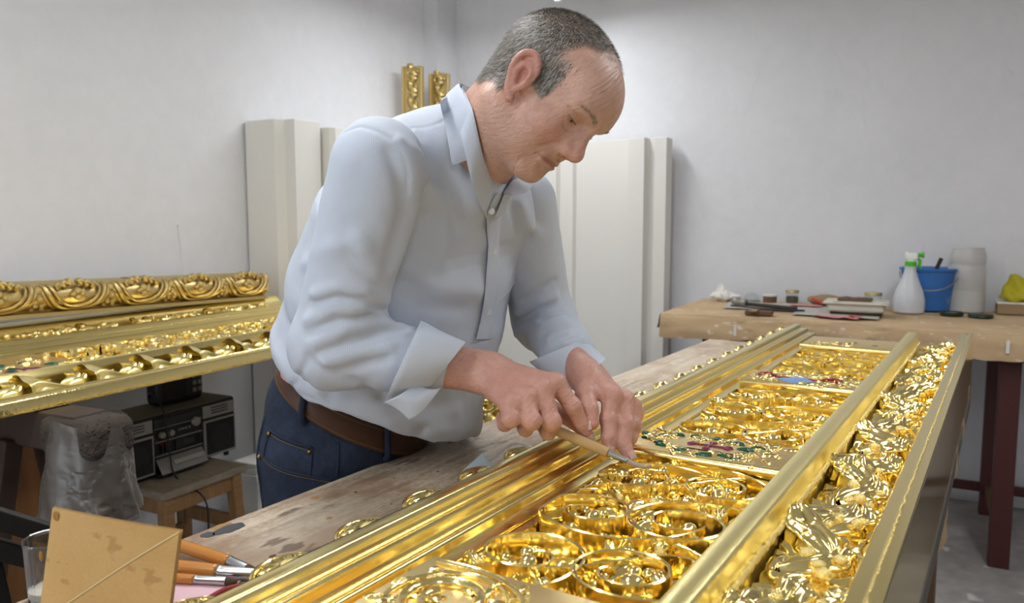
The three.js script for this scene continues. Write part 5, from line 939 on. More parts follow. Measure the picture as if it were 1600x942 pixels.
{
  const t = thing('boombox', 'old black and silver twin-speaker cassette boombox on the pine stool', 'radio', 'room', [-2.37, .452, -1.86]);
  const X = -2.272, y0 = .468, y1 = .668, z0 = -2.112, z1 = -1.602, Z = k => mixn(z1, z0, k);           // k runs left to right along the front
  part('case', box(-2.455, X, y0, y1, z0, z1, .006), M.blackPlastic, t);
  part('top', box(-2.452, X - .004, y1, y1 + .003, z0 + .004, z1 - .004, .001), M.dustTop, t, 'dusty grey top');
  for (const [a, b] of [[.012, .295], [.705, .988]]) {
    const s = part('speaker', box(X - .002, X + .010, y0 + .006, y0 + .140, Z(b), Z(a), .003), M.silverPlastic, t, 'square speaker in a silver frame');
    part('grille', box(X + .004, X + .0125, y0 + .014, y0 + .132, Z(b) + .008, Z(a) - .008, .002), M.darkCloth, s); part('cone', lathe([[0, .0010], [.025, .0016], [.044, .0022], [.047, .0018], [.048, 0]], 36).rotateZ(-Math.PI / 2).translate(X + .0125, y0 + .073, (Z(a) + Z(b)) / 2), M.blackPlastic, s);
    const h = part('tweeter_panel', box(X - .002, X + .006, y0 + .148, y0 + .192, Z(b), Z(a), .002), M.silverPlastic, t, 'silver strip with slots');
    for (const y of [.160, .170, .180]) part('slot', box(X + .004, X + .0075, y0 + y, y0 + y + .004, mixn(Z(a), Z(b), .78), mixn(Z(a), Z(b), .25), .001), M.blackPlastic, h);
  }
  part('tuner_scale', box(X - .002, X + .005, y0 + .160, y0 + .188, Z(.69), Z(.31), .002), M.greyPlastic, t).material = std({ color: 0x33332f, roughness: .3 });
  for (const [y, h] of [[.155, .003], [.108, .004], [.060, .004]]) part('trim_strip', box(X - .002, X + .007, y0 + y, y0 + y + h, Z(.69), Z(.31), .001), M.silverPlastic, t);
  for (const [k, y, r] of [[.36, .133, .011], [.43, .133, .011], [.635, .150, .017]]) part('knob', lathe([[0, .014], [r * .9, .014], [r, .011], [r, 0]], 20).rotateZ(-Math.PI / 2).translate(X + .003, y0 + y, Z(k)), M.silverPlastic, t);
  for (let i = 0; i < 3; i++) { part('slider', box(X, X + .010, y0 + .070, y0 + .098, Z(.36 + i * .03) - .003, Z(.36 + i * .03) + .003, .001), M.blackPlastic, t); part('slider_cap', box(X, X + .011, y0 + .098, y0 + .102, Z(.36 + i * .03) - .004, Z(.36 + i * .03) + .004, .001), M.redPaint, t, 'red slider cap'); }
  for (let i = 0; i < 4; i++) part('switch', box(X, X + .009, y0 + .132, y0 + .140, Z(.50 + i * .028) - .004, Z(.50 + i * .028) + .004, .001), M.greyPlastic, t);
  const d = part('cassette_door', box(X - .002, X + .007, y0 + .066, y0 + .105, Z(.68), Z(.47), .003), std({ color: 0x202022, roughness: .2 }), t); part('window', box(X + .006, X + .008, y0 + .078, y0 + .096, Z(.62), Z(.53), .001), std({ color: 0x3c3c3e, roughness: .15 }), d);
  const kb = part('key_panel', grid(1, 1, (u, v) => [mixn(X + .004, X + .034, u), mixn(y0 + .052, y0 + .004, u), mixn(Z(.31), Z(.69), v)]), M.greyPlastic, t); part('panel_base', box(X - .002, X + .034, y0 - .002, y0 + .004, Z(.69), Z(.31), .001), M.blackPlastic, kb);
  for (let i = 0; i < 7; i++) part('key', box(-.009, .009, 0, .006, -.0105, .0105, .002).rotateZ(-1.0).translate(X + .018, y0 + .030, Z(.44 + i * .034) - .006), M.silverPlastic, kb);
  for (const k of [.06, .94]) for (const x of [-2.44, -2.29]) part('foot', new THREE.CylinderGeometry(.010, .010, .016, 14).translate(x, .460, Z(k)), M.blackPlastic, t);
  part('antenna', rod([-2.448, .668, -2.085], [-2.660, 1.302, -2.215], .0022, .0014, 8), M.steel, t, 'thin telescopic antenna standing up'); part('antenna_tip', ball(-2.660, 1.303, -2.215, .003), M.steel, t);
}
{
  const t = thing('small_radio', 'small black portable radio standing on top of the boombox', 'radio', 'room', [-2.39, .671, -1.95]);
  part('case', new RoundedBoxGeometry(.075, .16, .20, 4, .022).translate(-2.385, .752, -1.945), M.blackPlastic, t);
  part('grille', box(-2.349, -2.345, .70, .80, -1.965, -1.86, .002), M.darkCloth, t);
  for (let r = 0; r < 4; r++) for (const c of [0, 1]) part('key', box(-2.350, -2.343, .702 + r * .026, .718 + r * .026, -2.005 - c * .022, -1.99 - c * .022, .002), M.greyPlastic, t);
  const w = thing('power_cable', 'black power cable hanging down in front of the boombox', 'cable', 'room', [-2.26, .4, -1.78]);
  part('cord', tube([[-2.40, .70, -1.848], [-2.37, .725, -1.825], [-2.31, .715, -1.81], [-2.262, .66, -1.80], [-2.250, .56, -1.80], [-2.225, .46, -1.80], [-2.10, .40, -1.81], [-2.105, .25, -1.83], [-2.13, .12, -1.90], [-2.2, .02, -1.98], [-2.35, .006, -2.05]], .0032, 8), M.cable, w);
}
M.plaster = std({ color: 0xe9e7e2, roughness: .75, bumpMap: plasterBump, bumpScale: .002 });
{
  const cx = -2.515, cz = -2.45, t = thing('pedestal', 'low white moulded plaster pedestal on the floor behind the jeans', 'pedestal', 'room', [cx, 0, cz]);
  const sq = (q, a, b, e = .004) => { const r = q * .86; return box(cx - r, cx + r, a, b, cz - r, cz + r, e); };
  part('foot', [sq(.115, 0, .035), sq(.10, .035, .06), sq(.088, .06, .085)], M.plaster, t); part('shaft', sq(.062, .085, .215), M.plaster, t); part('capital', [sq(.075, .215, .235), sq(.10, .235, .262), sq(.088, .262, .285), sq(.078, .285, .305)], M.plaster, t);
}
// ------------------------------------------------------------------ white primed boards, gilded fragments (room axes)
M.gesso = std({ color: 0xe3e0da, roughness: .75, bumpMap: plasterBump, bumpScale: .0012 });
function standing(name, label, outline, h, base, group) {   // an outline of [x, z] points raised from the floor to h
  const s = new THREE.Shape(outline.map(([x, z]) => new THREE.Vector2(x, -z))), g = new THREE.ExtrudeGeometry(s, { depth: h - .008, bevelEnabled: true, bevelThickness: .004, bevelSize: .003, bevelSegments: 2 }).rotateX(-Math.PI / 2).translate(0, .004, 0);
  const t = thing(name, label, 'board', 'room', base, group); part('shaft', g, M.gesso, t); return t;
}
standing('primed_pilaster', 'white primed stepped pilaster standing at the left wall behind the gilded cornice', [[-2.665, -2.60], [-2.50, -2.60], [-2.474, -2.635], [-2.42, -2.635], [-2.41, -2.78], [-2.665, -2.78]], 1.757, [-2.5, 0, -2.6]);
standing('primed_board', 'long white primed board behind the man’s back, with gilded fragments standing on it', [[-2.665, -2.80], [-2.37, -2.80], [-2.35, -2.815], [-2.35, -3.98], [-2.665, -3.98]], 1.735, [-2.5, 0, -3.3]);
standing('primed_board', 'tall white primed board with moulded edge leaning on the back wall', [[-1.225, -4.19], [-1.225, -4.09], [-1.283, -4.085], [-1.295, -4.12], [-1.325, -4.12], [-1.335, -4.06], [-1.415, -4.055], [-1.425, -4.105], [-1.735, -4.105], [-1.745, -4.075], [-1.785, -4.07], [-1.80, -4.11], [-1.835, -4.11], [-1.845, -4.075], [-2.2, -4.07], [-2.2, -4.19]], 1.757, [-1.7, 0, -4.13]);
function fragment(x, z, w, h, turn, seed, label) {
  const t = thing('gilded_fragment', label, 'carving', 'room', [x, 1.735, z], 'gilded fragments in the corner'), q = rng(seed), f = (a, b) => a + (b - a) * q(); t.rotation.y += turn; bases.set(t, V3(0, 0, 0));
  part('backing', box(-w / 2, w / 2, 0, h, -.03, 0, .002), M.goldOld, t); for (const s of [-1, 1]) part('edge_bead', box(s * w * .46 - .006, s * w * .46 + .006, 0, h * (s < 0 ? 1 : .97), 0, .014, .004), M.goldOld, t);
  const l = []; for (let y = .03, k = 0; y < h - .02; y += .045, k++) { l.push(put(leafGeo(.075, .020, .022, { lobes: 3, nu: 16, nv: 12, curl: .01 }), (k % 2 ? .012 : -.012), y, .002, (k % 2 ? -.6 : .6), Math.PI / 2)); l.push(ball((k % 2 ? -.02 : .02), y + .02, .008, .010, .012, .008)); }
  l.push(tube(spiral(0, 0, w * .32, .008, 0, 1.2, 20).map(([a, b]) => [a, h - .04 + b * .8, .012]), .007, 7)); part('carved_leaf', keepY(merge(l), 0, h + .012), M.goldOld, t); return t;
}
function keepY(g, a, b) { const p = g.attributes.position; for (let i = 0; i < p.count; i++) p.setY(i, clamp(p.getY(i), a, b)); return g; }
fragment(-2.555, -3.72, .115, .435, .25, 11, 'taller left one of two gilded carved fragments in the corner');
fragment(-2.50, -3.905, .115, .42, .25, 12, 'shorter right one of two gilded carved fragments, half hidden by the man’s collar');
{ // another gilded carving behind the bench, seen under his wrist
  const t = thing('gilded_fretwork', 'gilded openwork carving standing behind the bench, seen under his right wrist', 'carving', 'bench', [-1.24, 0, -1.85]);
  part('backing', box(-1.34, -1.185, 0, .93, -1.90, -1.87, .003), M.goldOld, t); const q = rng(65), f = (a, b) => a + (b - a) * q(), l = [];
  for (let i = 0; i < 70; i++) l.push(i % 3 ? put(leafGeo(f(.04, .07), f(.012, .02), .02, { lobes: 3, nu: 12, nv: 10, curl: .01 }), f(-1.33, -1.195), f(.5, .90), -1.868, f(0, 6.28), Math.PI / 2, 0) : ball(f(-1.33, -1.195), f(.5, .92), -1.862, f(.008, .014)));
  for (let i = 0; i < 5; i++) l.push(tube(spiral(0, 0, .05, .012, i, 1.3, 24).map(([a, b]) => [-1.26 + (i % 2 ? .02 : -.02) + a, .55 + i * .09 + b, -1.858]), .007, 7));
  part('carved_leaf', merge(l), M.gold, t);
}
// ------------------------------------------------------------------ the back table under brown paper
M.redSteel = std({ color: 0x4c211d, roughness: .55 }); M.kraft2 = std({ roughness: .85, bumpMap: plasterBump, bumpScale: .006, map: texture(512, (u, v) => { const a = fbm(u * 6, v * 6, 3, 5, 6, 6), sp = sstep(.70, .8, fbm(u * 40, v * 40, 12, 3, 40, 40)); return lerp3(lerp3([.70, .58, .44], [.84, .73, .58], a), [.92, .90, .86], .55 * sp); }, true, .8) });
const TH = .915;
{
  const t = thing('work_table', 'long table against the back wall with dark red steel legs and a brown paper cover', 'table', 'room', [.15, 0, -3.77]);
  part('tabletop', box(-1.0, 1.3, TH - .035, TH - .004, -4.16, -3.41, .003), M.benchLeg, t);
  for (const x of [.30, -.82, 1.2]) for (const z of [-3.485, -4.10]) part('leg', box(x - .035, x + .035, 0, TH - .035, z - .035, z + .035, .003), M.redSteel, t, 'dark red square steel leg');
  part('apron', box(-.86, 1.24, TH - .12, TH - .035, -3.50, -3.47, .003), M.redSteel, t); part('apron', box(-.86, 1.24, TH - .12, TH - .035, -4.115, -4.085, .003), M.redSteel, t);
  for (const x of [.30, -.82, 1.2]) part('foot_rail', box(x - .016, x + .016, .10, .135, -4.07, -3.52, .002), M.benchLeg, t);
  part('back_rail', box(-.80, 1.2, .10, .14, -4.115, -4.085, .003), M.redSteel, t);
  // paper: over the top, down the front and round the left end, crumpled
  part('paper_cover', grid(120, 40, (u, v) => {
    const x = mixn(-1.03, 1.32, u), n = fbm(x * 7, v * 6, 3, 4) - .5, n2 = fbm(x * 22, v * 14, 9, 3) - .5, k = v * 1.0; let y, z;
    if (k < .78) { z = mixn(-4.17, -3.40, k / .78); y = TH + .0015 + .003 * Math.max(0, n) + .002 * Math.max(0, n2); } else { const e = (k - .78) / .22; z = -3.40 + .016 * Math.sin(e * 1.57) + .016 * n * e + .010 * n2; y = TH - e * (.085 + .022 * Math.sin(x * 5) + .02 * n) + .004 * n2; }
    return [x, y, z, x, z + (k > .78 ? k : 0)];
  }), M.kraft2, t, 'crumpled brown paper cover');
  part('paper_end', grid(20, 16, (u, v) => { const z = mixn(-4.17, -3.395, u), n = fbm(z * 9, v * 4, 7, 3) - .5; return [-1.03 - .012 * Math.sin(v * 1.5) - .02 * n * v, TH - v * (.10 + .035 * Math.sin(z * 6)), z, z, v * .1]; }), M.kraft2, t);
  for (const [x, e] of [[-.70, .0], [-.42, .02], [.28, 0], [.40, .01], [.10, .015]]) part('white_tape', box(x - .006, x + .006, TH - .075 - e, TH - .03 - e, -3.382, -3.379, .001), M.gesso, t);
}
const TT = TH + .006;      // what stands on it stands on the paper
const on = (name, label, cat, x, z, group) => thing(name, label, cat, 'room', [x, TT, z], group);
M.milk = new THREE.MeshPhysicalMaterial({ color: 0xeceef1, roughness: .38, transmission: .35, thickness: 0, side: THREE.DoubleSide }); M.leafGreen = std({ color: 0x49b81f, roughness: .35 }); M.whitePlastic = std({ color: 0xeeeeea, roughness: .35 });
const lat = (pts, x, z, n = 36) => lathe(pts.map(([r, y]) => [r, y + TT]), n).translate(x, 0, z);
{
  const x = -.058, z = -3.885, t = on('spray_bottle', 'white plastic spray bottle with a green trigger in front of the blue bucket', 'spray bottle', x, z);
  part('bottle', lat([[0, 0], [.054, 0], [.062, .006], [.064, .03], [.063, .06], [.055, .095], [.043, .125], [.032, .155], [.0245, .18], [.022, .196], [.0235, .200], [.0235, .206], [0, .206]], x, z), M.milk, t);
  part('collar', lat([[.0, .204], [.024, .204], [.024, .222], [.018, .226], [0, .226]], x, z), M.leafGreen, t, 'bright green collar');
  part('head', merge([box(x - .022, x + .028, TT + .232, TT + .262, z - .013, z + .013, .008), box(x - .024, x - .006, TT + .246, TT + .266, z - .012, z + .012, .006), box(x - .014, x + .014, TT + .222, TT + .24, z - .011, z + .011, .005)]), M.whitePlastic, t, 'white spray head');
  part('nozzle', merge([rod([x + .026, TT + .254, z], [x + .045, TT + .254, z], .009, .009), rod([x + .043, TT + .254, z], [x + .052, TT + .254, z], .013, .012)]), M.leafGreen, t); part('trigger', tube([[x + .014, TT + .240, z], [x + .030, TT + .236, z], [x + .036, TT + .222, z], [x + .034, TT + .208, z], [x + .042, TT + .196, z]], .0065, 10), M.leafGreen, t, 'green trigger');
}
{
  const x = .015, z = -4.055, t = on('bucket', 'blue plastic bucket splashed with paint behind the spray bottle', 'bucket', x, z);
  M.bluePlastic = std({ roughness: .45, map: texture(256, (u, v) => { const s = sstep(.66, .74, fbm(u * 12, v * 12, 4, 4, 12, 12)), g = fbm(u * 5, v * 9, 8, 3, 5, 9); return lerp3(lerp3([.17, .38, .66], [.24, .48, .77], g), [.62, .66, .70], .55 * s); }, true, 1) });
  part('pail', lat([[0, .002], [.088, .002], [.092, .006], [.114, .178], [.121, .180], [.122, .190], [.117, .192], [.112, .188], [.090, .012], [0, .010]], x, z, 44), M.bluePlastic, t);
  M.wire = std({ color: 0x9a968c, metalness: .6, roughness: .5 }); part('handle', tube(Array.from({ length: 21 }, (_, i) => { const a = Math.PI * i / 20; return [x - .118 * Math.cos(a), TT + .172 - .075 * Math.sin(a), z + .020 + .122 * Math.sin(a)]; }), .0025, 7), M.wire, t, 'wire handle hanging at the front');
  const b = thing('paintbrush', 'brush with a dark handle standing in the blue bucket', 'brush', 'room', [x, TT + .1, z]); part('handle', rod([x - .03, TT + .03, z + .06], [x + .045, TT + .238, z + .088], .006, .0085), M.darkWood, b); part('ferrule', rod([x + .012, TT + .145, z + .076], [x + .022, TT + .175, z + .08], .010, .009), M.steel, b);
}
{
  const x = .165, z = -4.07, t = on('canister', 'translucent white plastic canister to the right of the bucket', 'bottle', x, z);
  M.milky = new THREE.MeshPhysicalMaterial({ color: 0xdedddb, roughness: .45, transmission: .45, thickness: 0, side: THREE.DoubleSide });
  part('body', lat([[0, 0], [.070, 0], [.076, .006], [.076, .09], [.0745, .095], [.076, .10], [.076, .195], [.071, .206], [.071, .212], [.073, .218], [.073, .252], [.066, .268], [.064, .284], [.060, .287], [0, .288]], x, z, 40), M.milky, t);
  part('contents', lat([[0, .002], [.073, .002], [.073, .11], [0, .11]], x, z, 36), M.whitePlastic, t);
}
{
  M.lidGold = std({ color: 0xb5a878, metalness: .5, roughness: .4 }); M.glass = new THREE.MeshPhysicalMaterial({ color: 0xf2f5f3, roughness: .08, transmission: 1, thickness: 0, side: THREE.DoubleSide }); M.sludge = std({ color: 0x5b5344, roughness: .7 }); M.rust = std({ color: 0x6a4a35, roughness: .75 });
  let x = -.575, z = -4.09, t = on('jar', 'glass jar with yellowish lid and grey contents at the back of the table', 'jar', x, z);
  part('glass', lat([[0, 0], [.029, 0], [.031, .004], [.031, .046], [.028, .050], [.028, .055]], x, z), M.glass, t); part('contents', lat([[0, .002], [.0285, .002], [.0285, .032], [0, .032]], x, z), M.sludge, t); part('lid', lat([[.0, .064], [.031, .064], [.032, .062], [.032, .050], [.030, .050]], x, z), M.lidGold, t, 'yellowish metal lid');
  x = -.205; z = -3.96; t = on('jar', 'glass jar with greenish lid standing behind the white tray', 'jar', x, z);
  part('glass', lat([[0, 0], [.034, 0], [.037, .004], [.037, .056], [.033, .062], [.033, .068]], x, z), M.glass, t); part('contents', lat([[0, .002], [.034, .002], [.034, .030], [0, .030]], x, z), M.gesso, t); part('lid', lat([[.0, .077], [.036, .077], [.037, .075], [.037, .062], [.035, .062]], x, z), M.lidGold, t, 'greenish metal lid');
  x = -.672; z = -4.04; t = on('tin', 'small rusty brown tin with white rim next to the glass jar', 'tin', x, z); part('can', lat([[0, 0], [.032, 0], [.032, .036], [.030, .036], [.030, .006], [0, .006]], x, z), M.rust, t); part('rim', lat([[.0335, .034], [.034, .042], [.031, .044], [.029, .040], [.029, .034]], x, z), M.gesso, t, 'white rim');
  x = -.765; z = -4.07; t = on('plastic_cup', 'clear crumpled plastic dome beside the brown tin', 'cup', x, z); part('dome', lat([[.040, 0], [.041, .006], [.038, .022], [.028, .038], [.012, .045], [0, .046]], x, z), M.glass, t); part('base', lat([[0, .001], [.042, .001], [.044, .004], [.042, .007], [0, .006]], x, z), M.greyPlastic, t);
}
{
  const x = -.255, z = -3.70, t = on('tray', 'white enamel tray with rounded rim holding a brown palette', 'tray', x, z);
  M.enamel = std({ roughness: .35, map: texture(256, (u, v) => { const s = sstep(.6, .72, fbm(u * 9, v * 9, 14, 4, 9, 9)); return lerp3([.84, .82, .76], [.50, .42, .33], .55 * s); }, true, 2) });
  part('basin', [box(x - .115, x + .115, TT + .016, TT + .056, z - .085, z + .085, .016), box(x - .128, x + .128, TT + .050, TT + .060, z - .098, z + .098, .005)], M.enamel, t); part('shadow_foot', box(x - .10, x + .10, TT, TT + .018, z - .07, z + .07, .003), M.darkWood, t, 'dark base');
  const p = thing('palette', 'brown paint-crusted palette lying on the white tray', 'palette', 'room', [x - .02, TT + .06, z]); part('slab', box(x - .075, x + .06, TT + .0605, TT + .071, z - .05, z + .04, .004), M.rust, p); part('paint_crust', merge(Array.from({ length: 9 }, (_, i) => ball(x + rr(-.065, .05), TT + .071, z + rr(-.04, .03), rr(.010, .02), .004, rr(.008, .016)))), M.sludge, p);
}
{
  M.lidDark = std({ color: 0x26302a, roughness: .4 }); M.lidIn = std({ color: 0xb7b7aa, roughness: .5 });
  let t = on('dark_dish', 'dark shallow dish with pale inside, left one of two by the jug', 'dish', .108, -3.865); part('disc', lat([[0, .002], [.044, 0], [.046, .004], [.046, .014], [.043, .015], [.042, .006], [0, .006]], .108, -3.865), M.lidDark, t); part('liner', lat([[0, .0095], [.034, .0095], [.038, .007]], .108, -3.865), M.lidIn, t, 'pale inside');
  t = on('dark_dish', 'dark green dish lying face down, right one of two by the jug', 'dish', .215, -3.845); part('disc', lat([[.046, 0], [.047, .010], [.044, .014], [0, .0145]], .215, -3.845), M.lidDark, t); part('ridge', lat([[.0475, .002], [.0485, .004], [.0475, .006]], .215, -3.845), M.lidDark, t);
}
{
  const t = thing('sponge_cloth', 'crumpled yellow cloth lying on the small box at the right edge', 'cloth', 'room', [.37, TT + .05, -4.08]); M.yellowCloth = std({ color: 0xb9ad2a, roughness: .9, bumpMap: weave, bumpScale: .001 });
  part('cloth', mesh(p => { const q = [p[0] - .37, p[1] - TT - .05, p[2] + 4.08]; let d = smin(ell(q, [0, .022, 0], [.085, .026, .06]), ell(q, [-.012, .065, -.01], [.045, .055, .035]), .03); d = smin(d, ell(q, [.05, .045, .01], [.04, .035, .03]), .02); return d - .010 * (fbm(p[0] * 38, p[1] * 38, p[2] * 38, 2) - .5) - .006 * Math.sin(p[0] * 90 + p[1] * 60); }, [.24, TT + .02, -4.2], [.50, TT + .2, -3.97], .006, { slack: 2 }), M.yellowCloth, t);
  const b = on('small_box', 'small pale cardboard box under the yellow cloth', 'box', .37, -4.08); part('carton', box(.285, .48, TT, TT + .044, -4.14, -4.01, .002), M.kraft, b); part('lid', box(.282, .483, TT + .0445, TT + .051, -4.143, -4.007, .001), M.gesso, b, 'pale lid');
}
{
  let t = on('hammer', 'dark steel hammer with round head lying on newspaper', 'hammer', -.70, -3.80); part('head', merge([ball(-.785, TT + .024, -3.80, .024, .022, .02), rod([-.775, TT + .020, -3.80], [-.735, TT + .020, -3.785], .014, .017)]), M.wire, t); part('handle', rod([-.76, TT + .016, -3.795], [-.50, TT + .012, -3.70], .008, .010), M.darkWood, t);
  t = on('metal_rod', 'thin dark metal rod lying in front of the hammer', 'rod', -.63, -3.72); part('bar', tube([[-.80, TT + .006, -3.76], [-.66, TT + .006, -3.70], [-.52, TT + .006, -3.655]], .0045, 8), M.cable, t); part('hook', tube([[-.52, TT + .006, -3.655], [-.49, TT + .010, -3.655], [-.465, TT + .008, -3.68]], .0045, 8), M.cable, t);
  M.newsprint = std({ roughness: .9, map: texture(256, (u, v) => { const l = (v * 40 % 1) < .45 && fbm(u * 40, Math.floor(v * 40) * 3, 2, 2) > .4 ? .12 : 0; const g = .80 - l - .06 * fbm(u * 6, v * 6, 3, 3, 6, 6); return [g, g * .98, g * .94]; }) });
  t = on('newspaper', 'open sheets of newspaper spread under hammer and jars', 'newspaper', -.55, -3.86); part('sheet', grid(14, 10, (u, v) => [-.86 + .55 * u + .04 * v, TT + .0008 + .004 * fbm(u * 4, v * 4, 3, 2), -4.02 + .34 * v - .03 * u]), M.newsprint, t); part('sheet', grid(14, 10, (u, v) => [-.50 + .34 * u, TT + .0025 + .004 * fbm(u * 4, v * 4, 9, 2), -3.86 + .30 * v + .04 * u]), M.newsprint, t);
  M.pinkPaper = std({ color: 0xd98b8b, roughness: .85 }); M.redPaper = std({ color: 0xc9463f, roughness: .7 });
  t = on('red_paper', 'red and white paper scrap in front of the tray', 'paper', -.31, -3.53); part('scrap', grid(14, 8, (u, v) => [-.40 + .17 * u, TT + .003 + .010 * fbm(u * 6, v * 3, 3, 2), -3.56 + .06 * v + .02 * u]), M.pinkPaper, t); part('red_corner', grid(8, 6, (u, v) => [-.27 + .05 * u, TT + .011 + .006 * fbm(u * 4, v * 3, 5, 2), -3.545 + .05 * v]), M.redPaper, t);
  t = on('pink_paper', 'flat pink paper scrap left of the rolled bag', 'paper', -.50, -3.93); part('scrap', grid(10, 6, (u, v) => [-.56 + .14 * u, TT + .006 + .006 * fbm(u * 5, v * 3, 13, 2), -3.95 + .06 * v]), M.pinkPaper, t);
  t = on('paper_bag', 'crumpled tan paper bag with a red stripe left of the tray', 'bag', -.41, -4.02); part('bag', mesh(p => { const q = [p[0] + .41, p[1] - TT, p[2] + 4.02]; return ell(q, [0, .026, 0], [.085, .028, .05]) - .014 * (fbm(p[0] * 45, p[1] * 45, p[2] * 45, 2) - .5); }, [-.53, TT - .01, -4.1], [-.30, TT + .09, -3.94], .006, { slack: 2 }), M.kraft, t); part('stripe', tube([[-.47, TT + .036, -3.985], [-.44, TT + .026, -3.968], [-.415, TT + .014, -3.962]], .007, 8), M.redPaper, t, 'red stripe');
  t = on('crumpled_paper', 'crumpled white paper at the left end of the back table', 'paper', -.90, -4.06); part('ball', mesh(p => { const q = [p[0] + .89, p[1] - TT, p[2] + 4.06]; let d = smin(ell(q, [0, .022, 0], [.075, .024, .045]), ell(q, [-.02, .05, 0], [.022, .038, .02]), .02); return d - .022 * (fbm(p[0] * 50, p[1] * 50, p[2] * 50, 2) - .5); }, [-1.0, TT - .01, -4.13], [-.78, TT + .12, -3.98], .006, { slack: 2 }), M.gesso, t);
  t = on('wood_offcut', 'small brown wooden offcut at the front edge of the back table', 'offcut', -.62, -3.50); part('block', box(-.68, -.57, TT, TT + .018, -3.53, -3.47, .002), M.rust, t); part('splinter', box(-.585, -.555, TT + .018, TT + .024, -3.52, -3.44, .002).rotateY(.02), M.kraft, t);
}
// ------------------------------------------------------------------ near the camera on the bench: envelope, glass, brushes, pink paper
M.envelope = std({ roughness: .8, map: texture(512, (u, v) => { const a = fbm(u * 5, v * 5, 3, 5, 5, 5), b = fbm(u * 90, v * 90, 5, 2, 90, 90), st = sstep(.72, .8, fbm(u * 7, v * 7, 22, 4, 7, 7)); return lerp3(lerp3([.72, .56, .33], [.80, .65, .42], .6 * a + .4 * b), [.58, .40, .20], .4 * st); }) });
{
  const t = thing('envelope', 'worn brown paper envelope standing upright on the near corner of the bench', 'envelope', 'bench', [-.75, BT, -.44]);
  const A = V3(-.832, .9, -.405), B = V3(-.680, .9, -.448), up = V3(-.006, .122, -.026);
  const P = (u, v, off = 0) => { const p = A.clone().lerp(B, u).addScaledVector(up, v * (1.0 - .07 * u + .03 * Math.sin(u * Math.PI))), bow = .012 * Math.sin(u * Math.PI) * (.4 + .6 * v) - .004 * u * v; return p.add(V3(.25, .05, .97).multiplyScalar(bow + off)); };
  part('back_sheet', grid(20, 16, (u, v) => P(u, v, -.0016).toArray().concat([u, v])), M.envelope, t); part('front_sheet', grid(20, 16, (u, v) => P(u, v * .995, .0006).toArray().concat([u + .3, v])), M.envelope, t);
  part('flap', grid(20, 12, (u, v) => { const e = .10 + .90 * Math.pow(u, 1.15), w = mixn(0, e, v); return P(.02 + .975 * u, w * .985, .0022).toArray().concat([u * .9 + .1, w + .2]); }), M.envelope, t, 'folded flap with a pale crease');
  M.crease = std({ color: 0xd8c08c, roughness: .85 }); part('crease', tube(Array.from({ length: 20 }, (_, i) => { const u = .02 + .975 * i / 19; return P(u, (.10 + .90 * Math.pow(i / 19, 1.15)) * .985, .0026); }), .0008, 5), M.crease, t);
  M.stain = std({ color: 0x9a6a2c, roughness: .8 }); part('stain', blot(0, 0, 0, .006, 5, .0004).rotateX(Math.PI / 2).translate(...P(.05, .93, .0012).toArray()), M.stain, t);
}
{
  const x = -.888, z = -.452, t = thing('glass_tumbler', 'dirty glass tumbler with white residue behind the envelope', 'glass', 'bench', [x, BT, z]);
  const L = pts => lathe(pts.map(([r, y]) => [r, y + BT]), 40).translate(x, 0, z);
  M.tumbler = new THREE.MeshPhysicalMaterial({ color: 0xf4f4f2, roughness: .06, transmission: 1, thickness: .003, ior: 1.48, side: THREE.DoubleSide });
  part('glass', L([[0, 0], [.023, 0], [.025, .002], [.0275, .066], [.0285, .0685], [.0280, .0705], [.0262, .0695], [.0255, .066], [.0232, .006], [0, .005]]), M.tumbler, t); part('residue', L([[0, .0055], [.0228, .0062], [.0234, .014], [.016, .016], [0, .0165]]), std({ color: 0xd8d2c6, roughness: .8 }), t, 'white dried residue');
  part('rim_stain', ball(x + .018, BT + .060, z + .020, .003, .006, .002), M.stain, t);
}
M.brushWood = new THREE.MeshPhysicalMaterial({ color: 0xc07d2c, roughness: .35, clearcoat: .5, clearcoatRoughness: .2 }); M.bristle = std({ color: 0x4a3524, roughness: .8 });
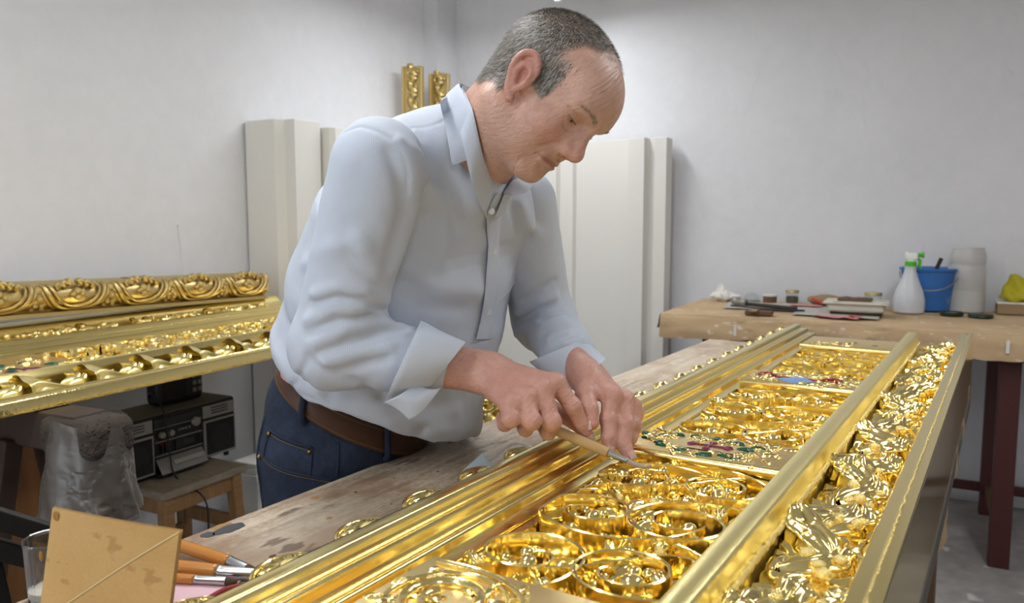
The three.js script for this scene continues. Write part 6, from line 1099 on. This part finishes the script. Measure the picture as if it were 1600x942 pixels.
function brush(label, tail, fer0, fer1, tip, r) {
  const t = thing('paintbrush', label, 'brush', 'bench', [fer0[0], BT, fer0[2]], 'brushes on the bench'), T = V3(...tail), F = V3(...fer0);
  part('handle', tube([T, T.clone().lerp(F, .25), T.clone().lerp(F, .6), T.clone().lerp(F, .85), F], u => r * (.45 + .55 * Math.pow(Math.sin(Math.PI * (.12 + .62 * u)), .8) + .12 * u), 14), M.brushWood, t, 'varnished ochre handle');
  part('ferrule', tube([F.clone().lerp(V3(...fer1), -.03), V3(...fer0).lerp(V3(...fer1), .06), V3(...fer0).lerp(V3(...fer1), .10), V3(...fer1)], u => r * (u < .3 ? .99 : 1.0) * (1 - .12 * u), 14, false, false), M.steel, t, 'ribbed metal ferrule'); part('bristles', tube([fer1, V3(...fer1).lerp(V3(...tip), .5), tip], u => r * .86 * (1 - .6 * u * u), 12), M.bristle, t);
  return t;
}
brush('thickest of three ochre-handled brushes, its long ferrule reaching the gilded edge', [-.935, .912, -.515], [-.771, .9095, -.580], [-.728, .9085, -.600], [-.702, .907, -.612], .0082);
brush('ochre brush lying behind the thickest one, slanting towards the gilded edge', [-.96, .914, -.595], [-.775, .913, -.600], [-.745, .9105, -.6005], [-.725, .9085, -.602], .0075);
brush('thinnest of three ochre-handled brushes, nearest the pink paper', [-.90, .906, -.500], [-.780, .9075, -.555], [-.746, .9072, -.571], [-.735, .9065, -.578], .0056);
{
  const t = thing('pink_paper', 'sheet of pale pink paper on the bench beside the brushes', 'paper', 'bench', [-.76, BT, -.52]); M.pink = std({ color: 0xe2bcc4, roughness: .85 });
  part('sheet', grid(10, 10, (u, v) => { const a = V3(-.83, .9012, -.535).lerp(V3(-.742, .9012, -.590), u), b = V3(-.80, .9012, -.45).lerp(V3(-.705, .9012, -.490), u), p = a.lerp(b, v); p.y += .0014 * fbm(u * 3, v * 3, 4, 2); return p.toArray(); }), M.pink, t); part('under_sheet', grid(6, 6, (u, v) => { const a = V3(-.82, .9005, -.54).lerp(V3(-.735, .9005, -.585), u), b = V3(-.795, .9005, -.45).lerp(V3(-.70, .9005, -.485), u); return a.lerp(b, v).toArray(); }), M.gesso, t);
  const r = thing('red_string', 'dark red cord lying between pink paper and gilded edge', 'cord', 'bench', [-.72, BT, -.54]); M.redCord = std({ color: 0x8f2a2a, roughness: .6 }); part('strand', tube([[-.705, .905, -.47], [-.722, .906, -.515], [-.731, .906, -.545], [-.731, .906, -.563], [-.722, .905, -.58]], .0030, 8), M.redCord, r); part('knot', ball(-.705, .905, -.47, .005), M.redCord, r);
}
renderer.render(scene, camera);
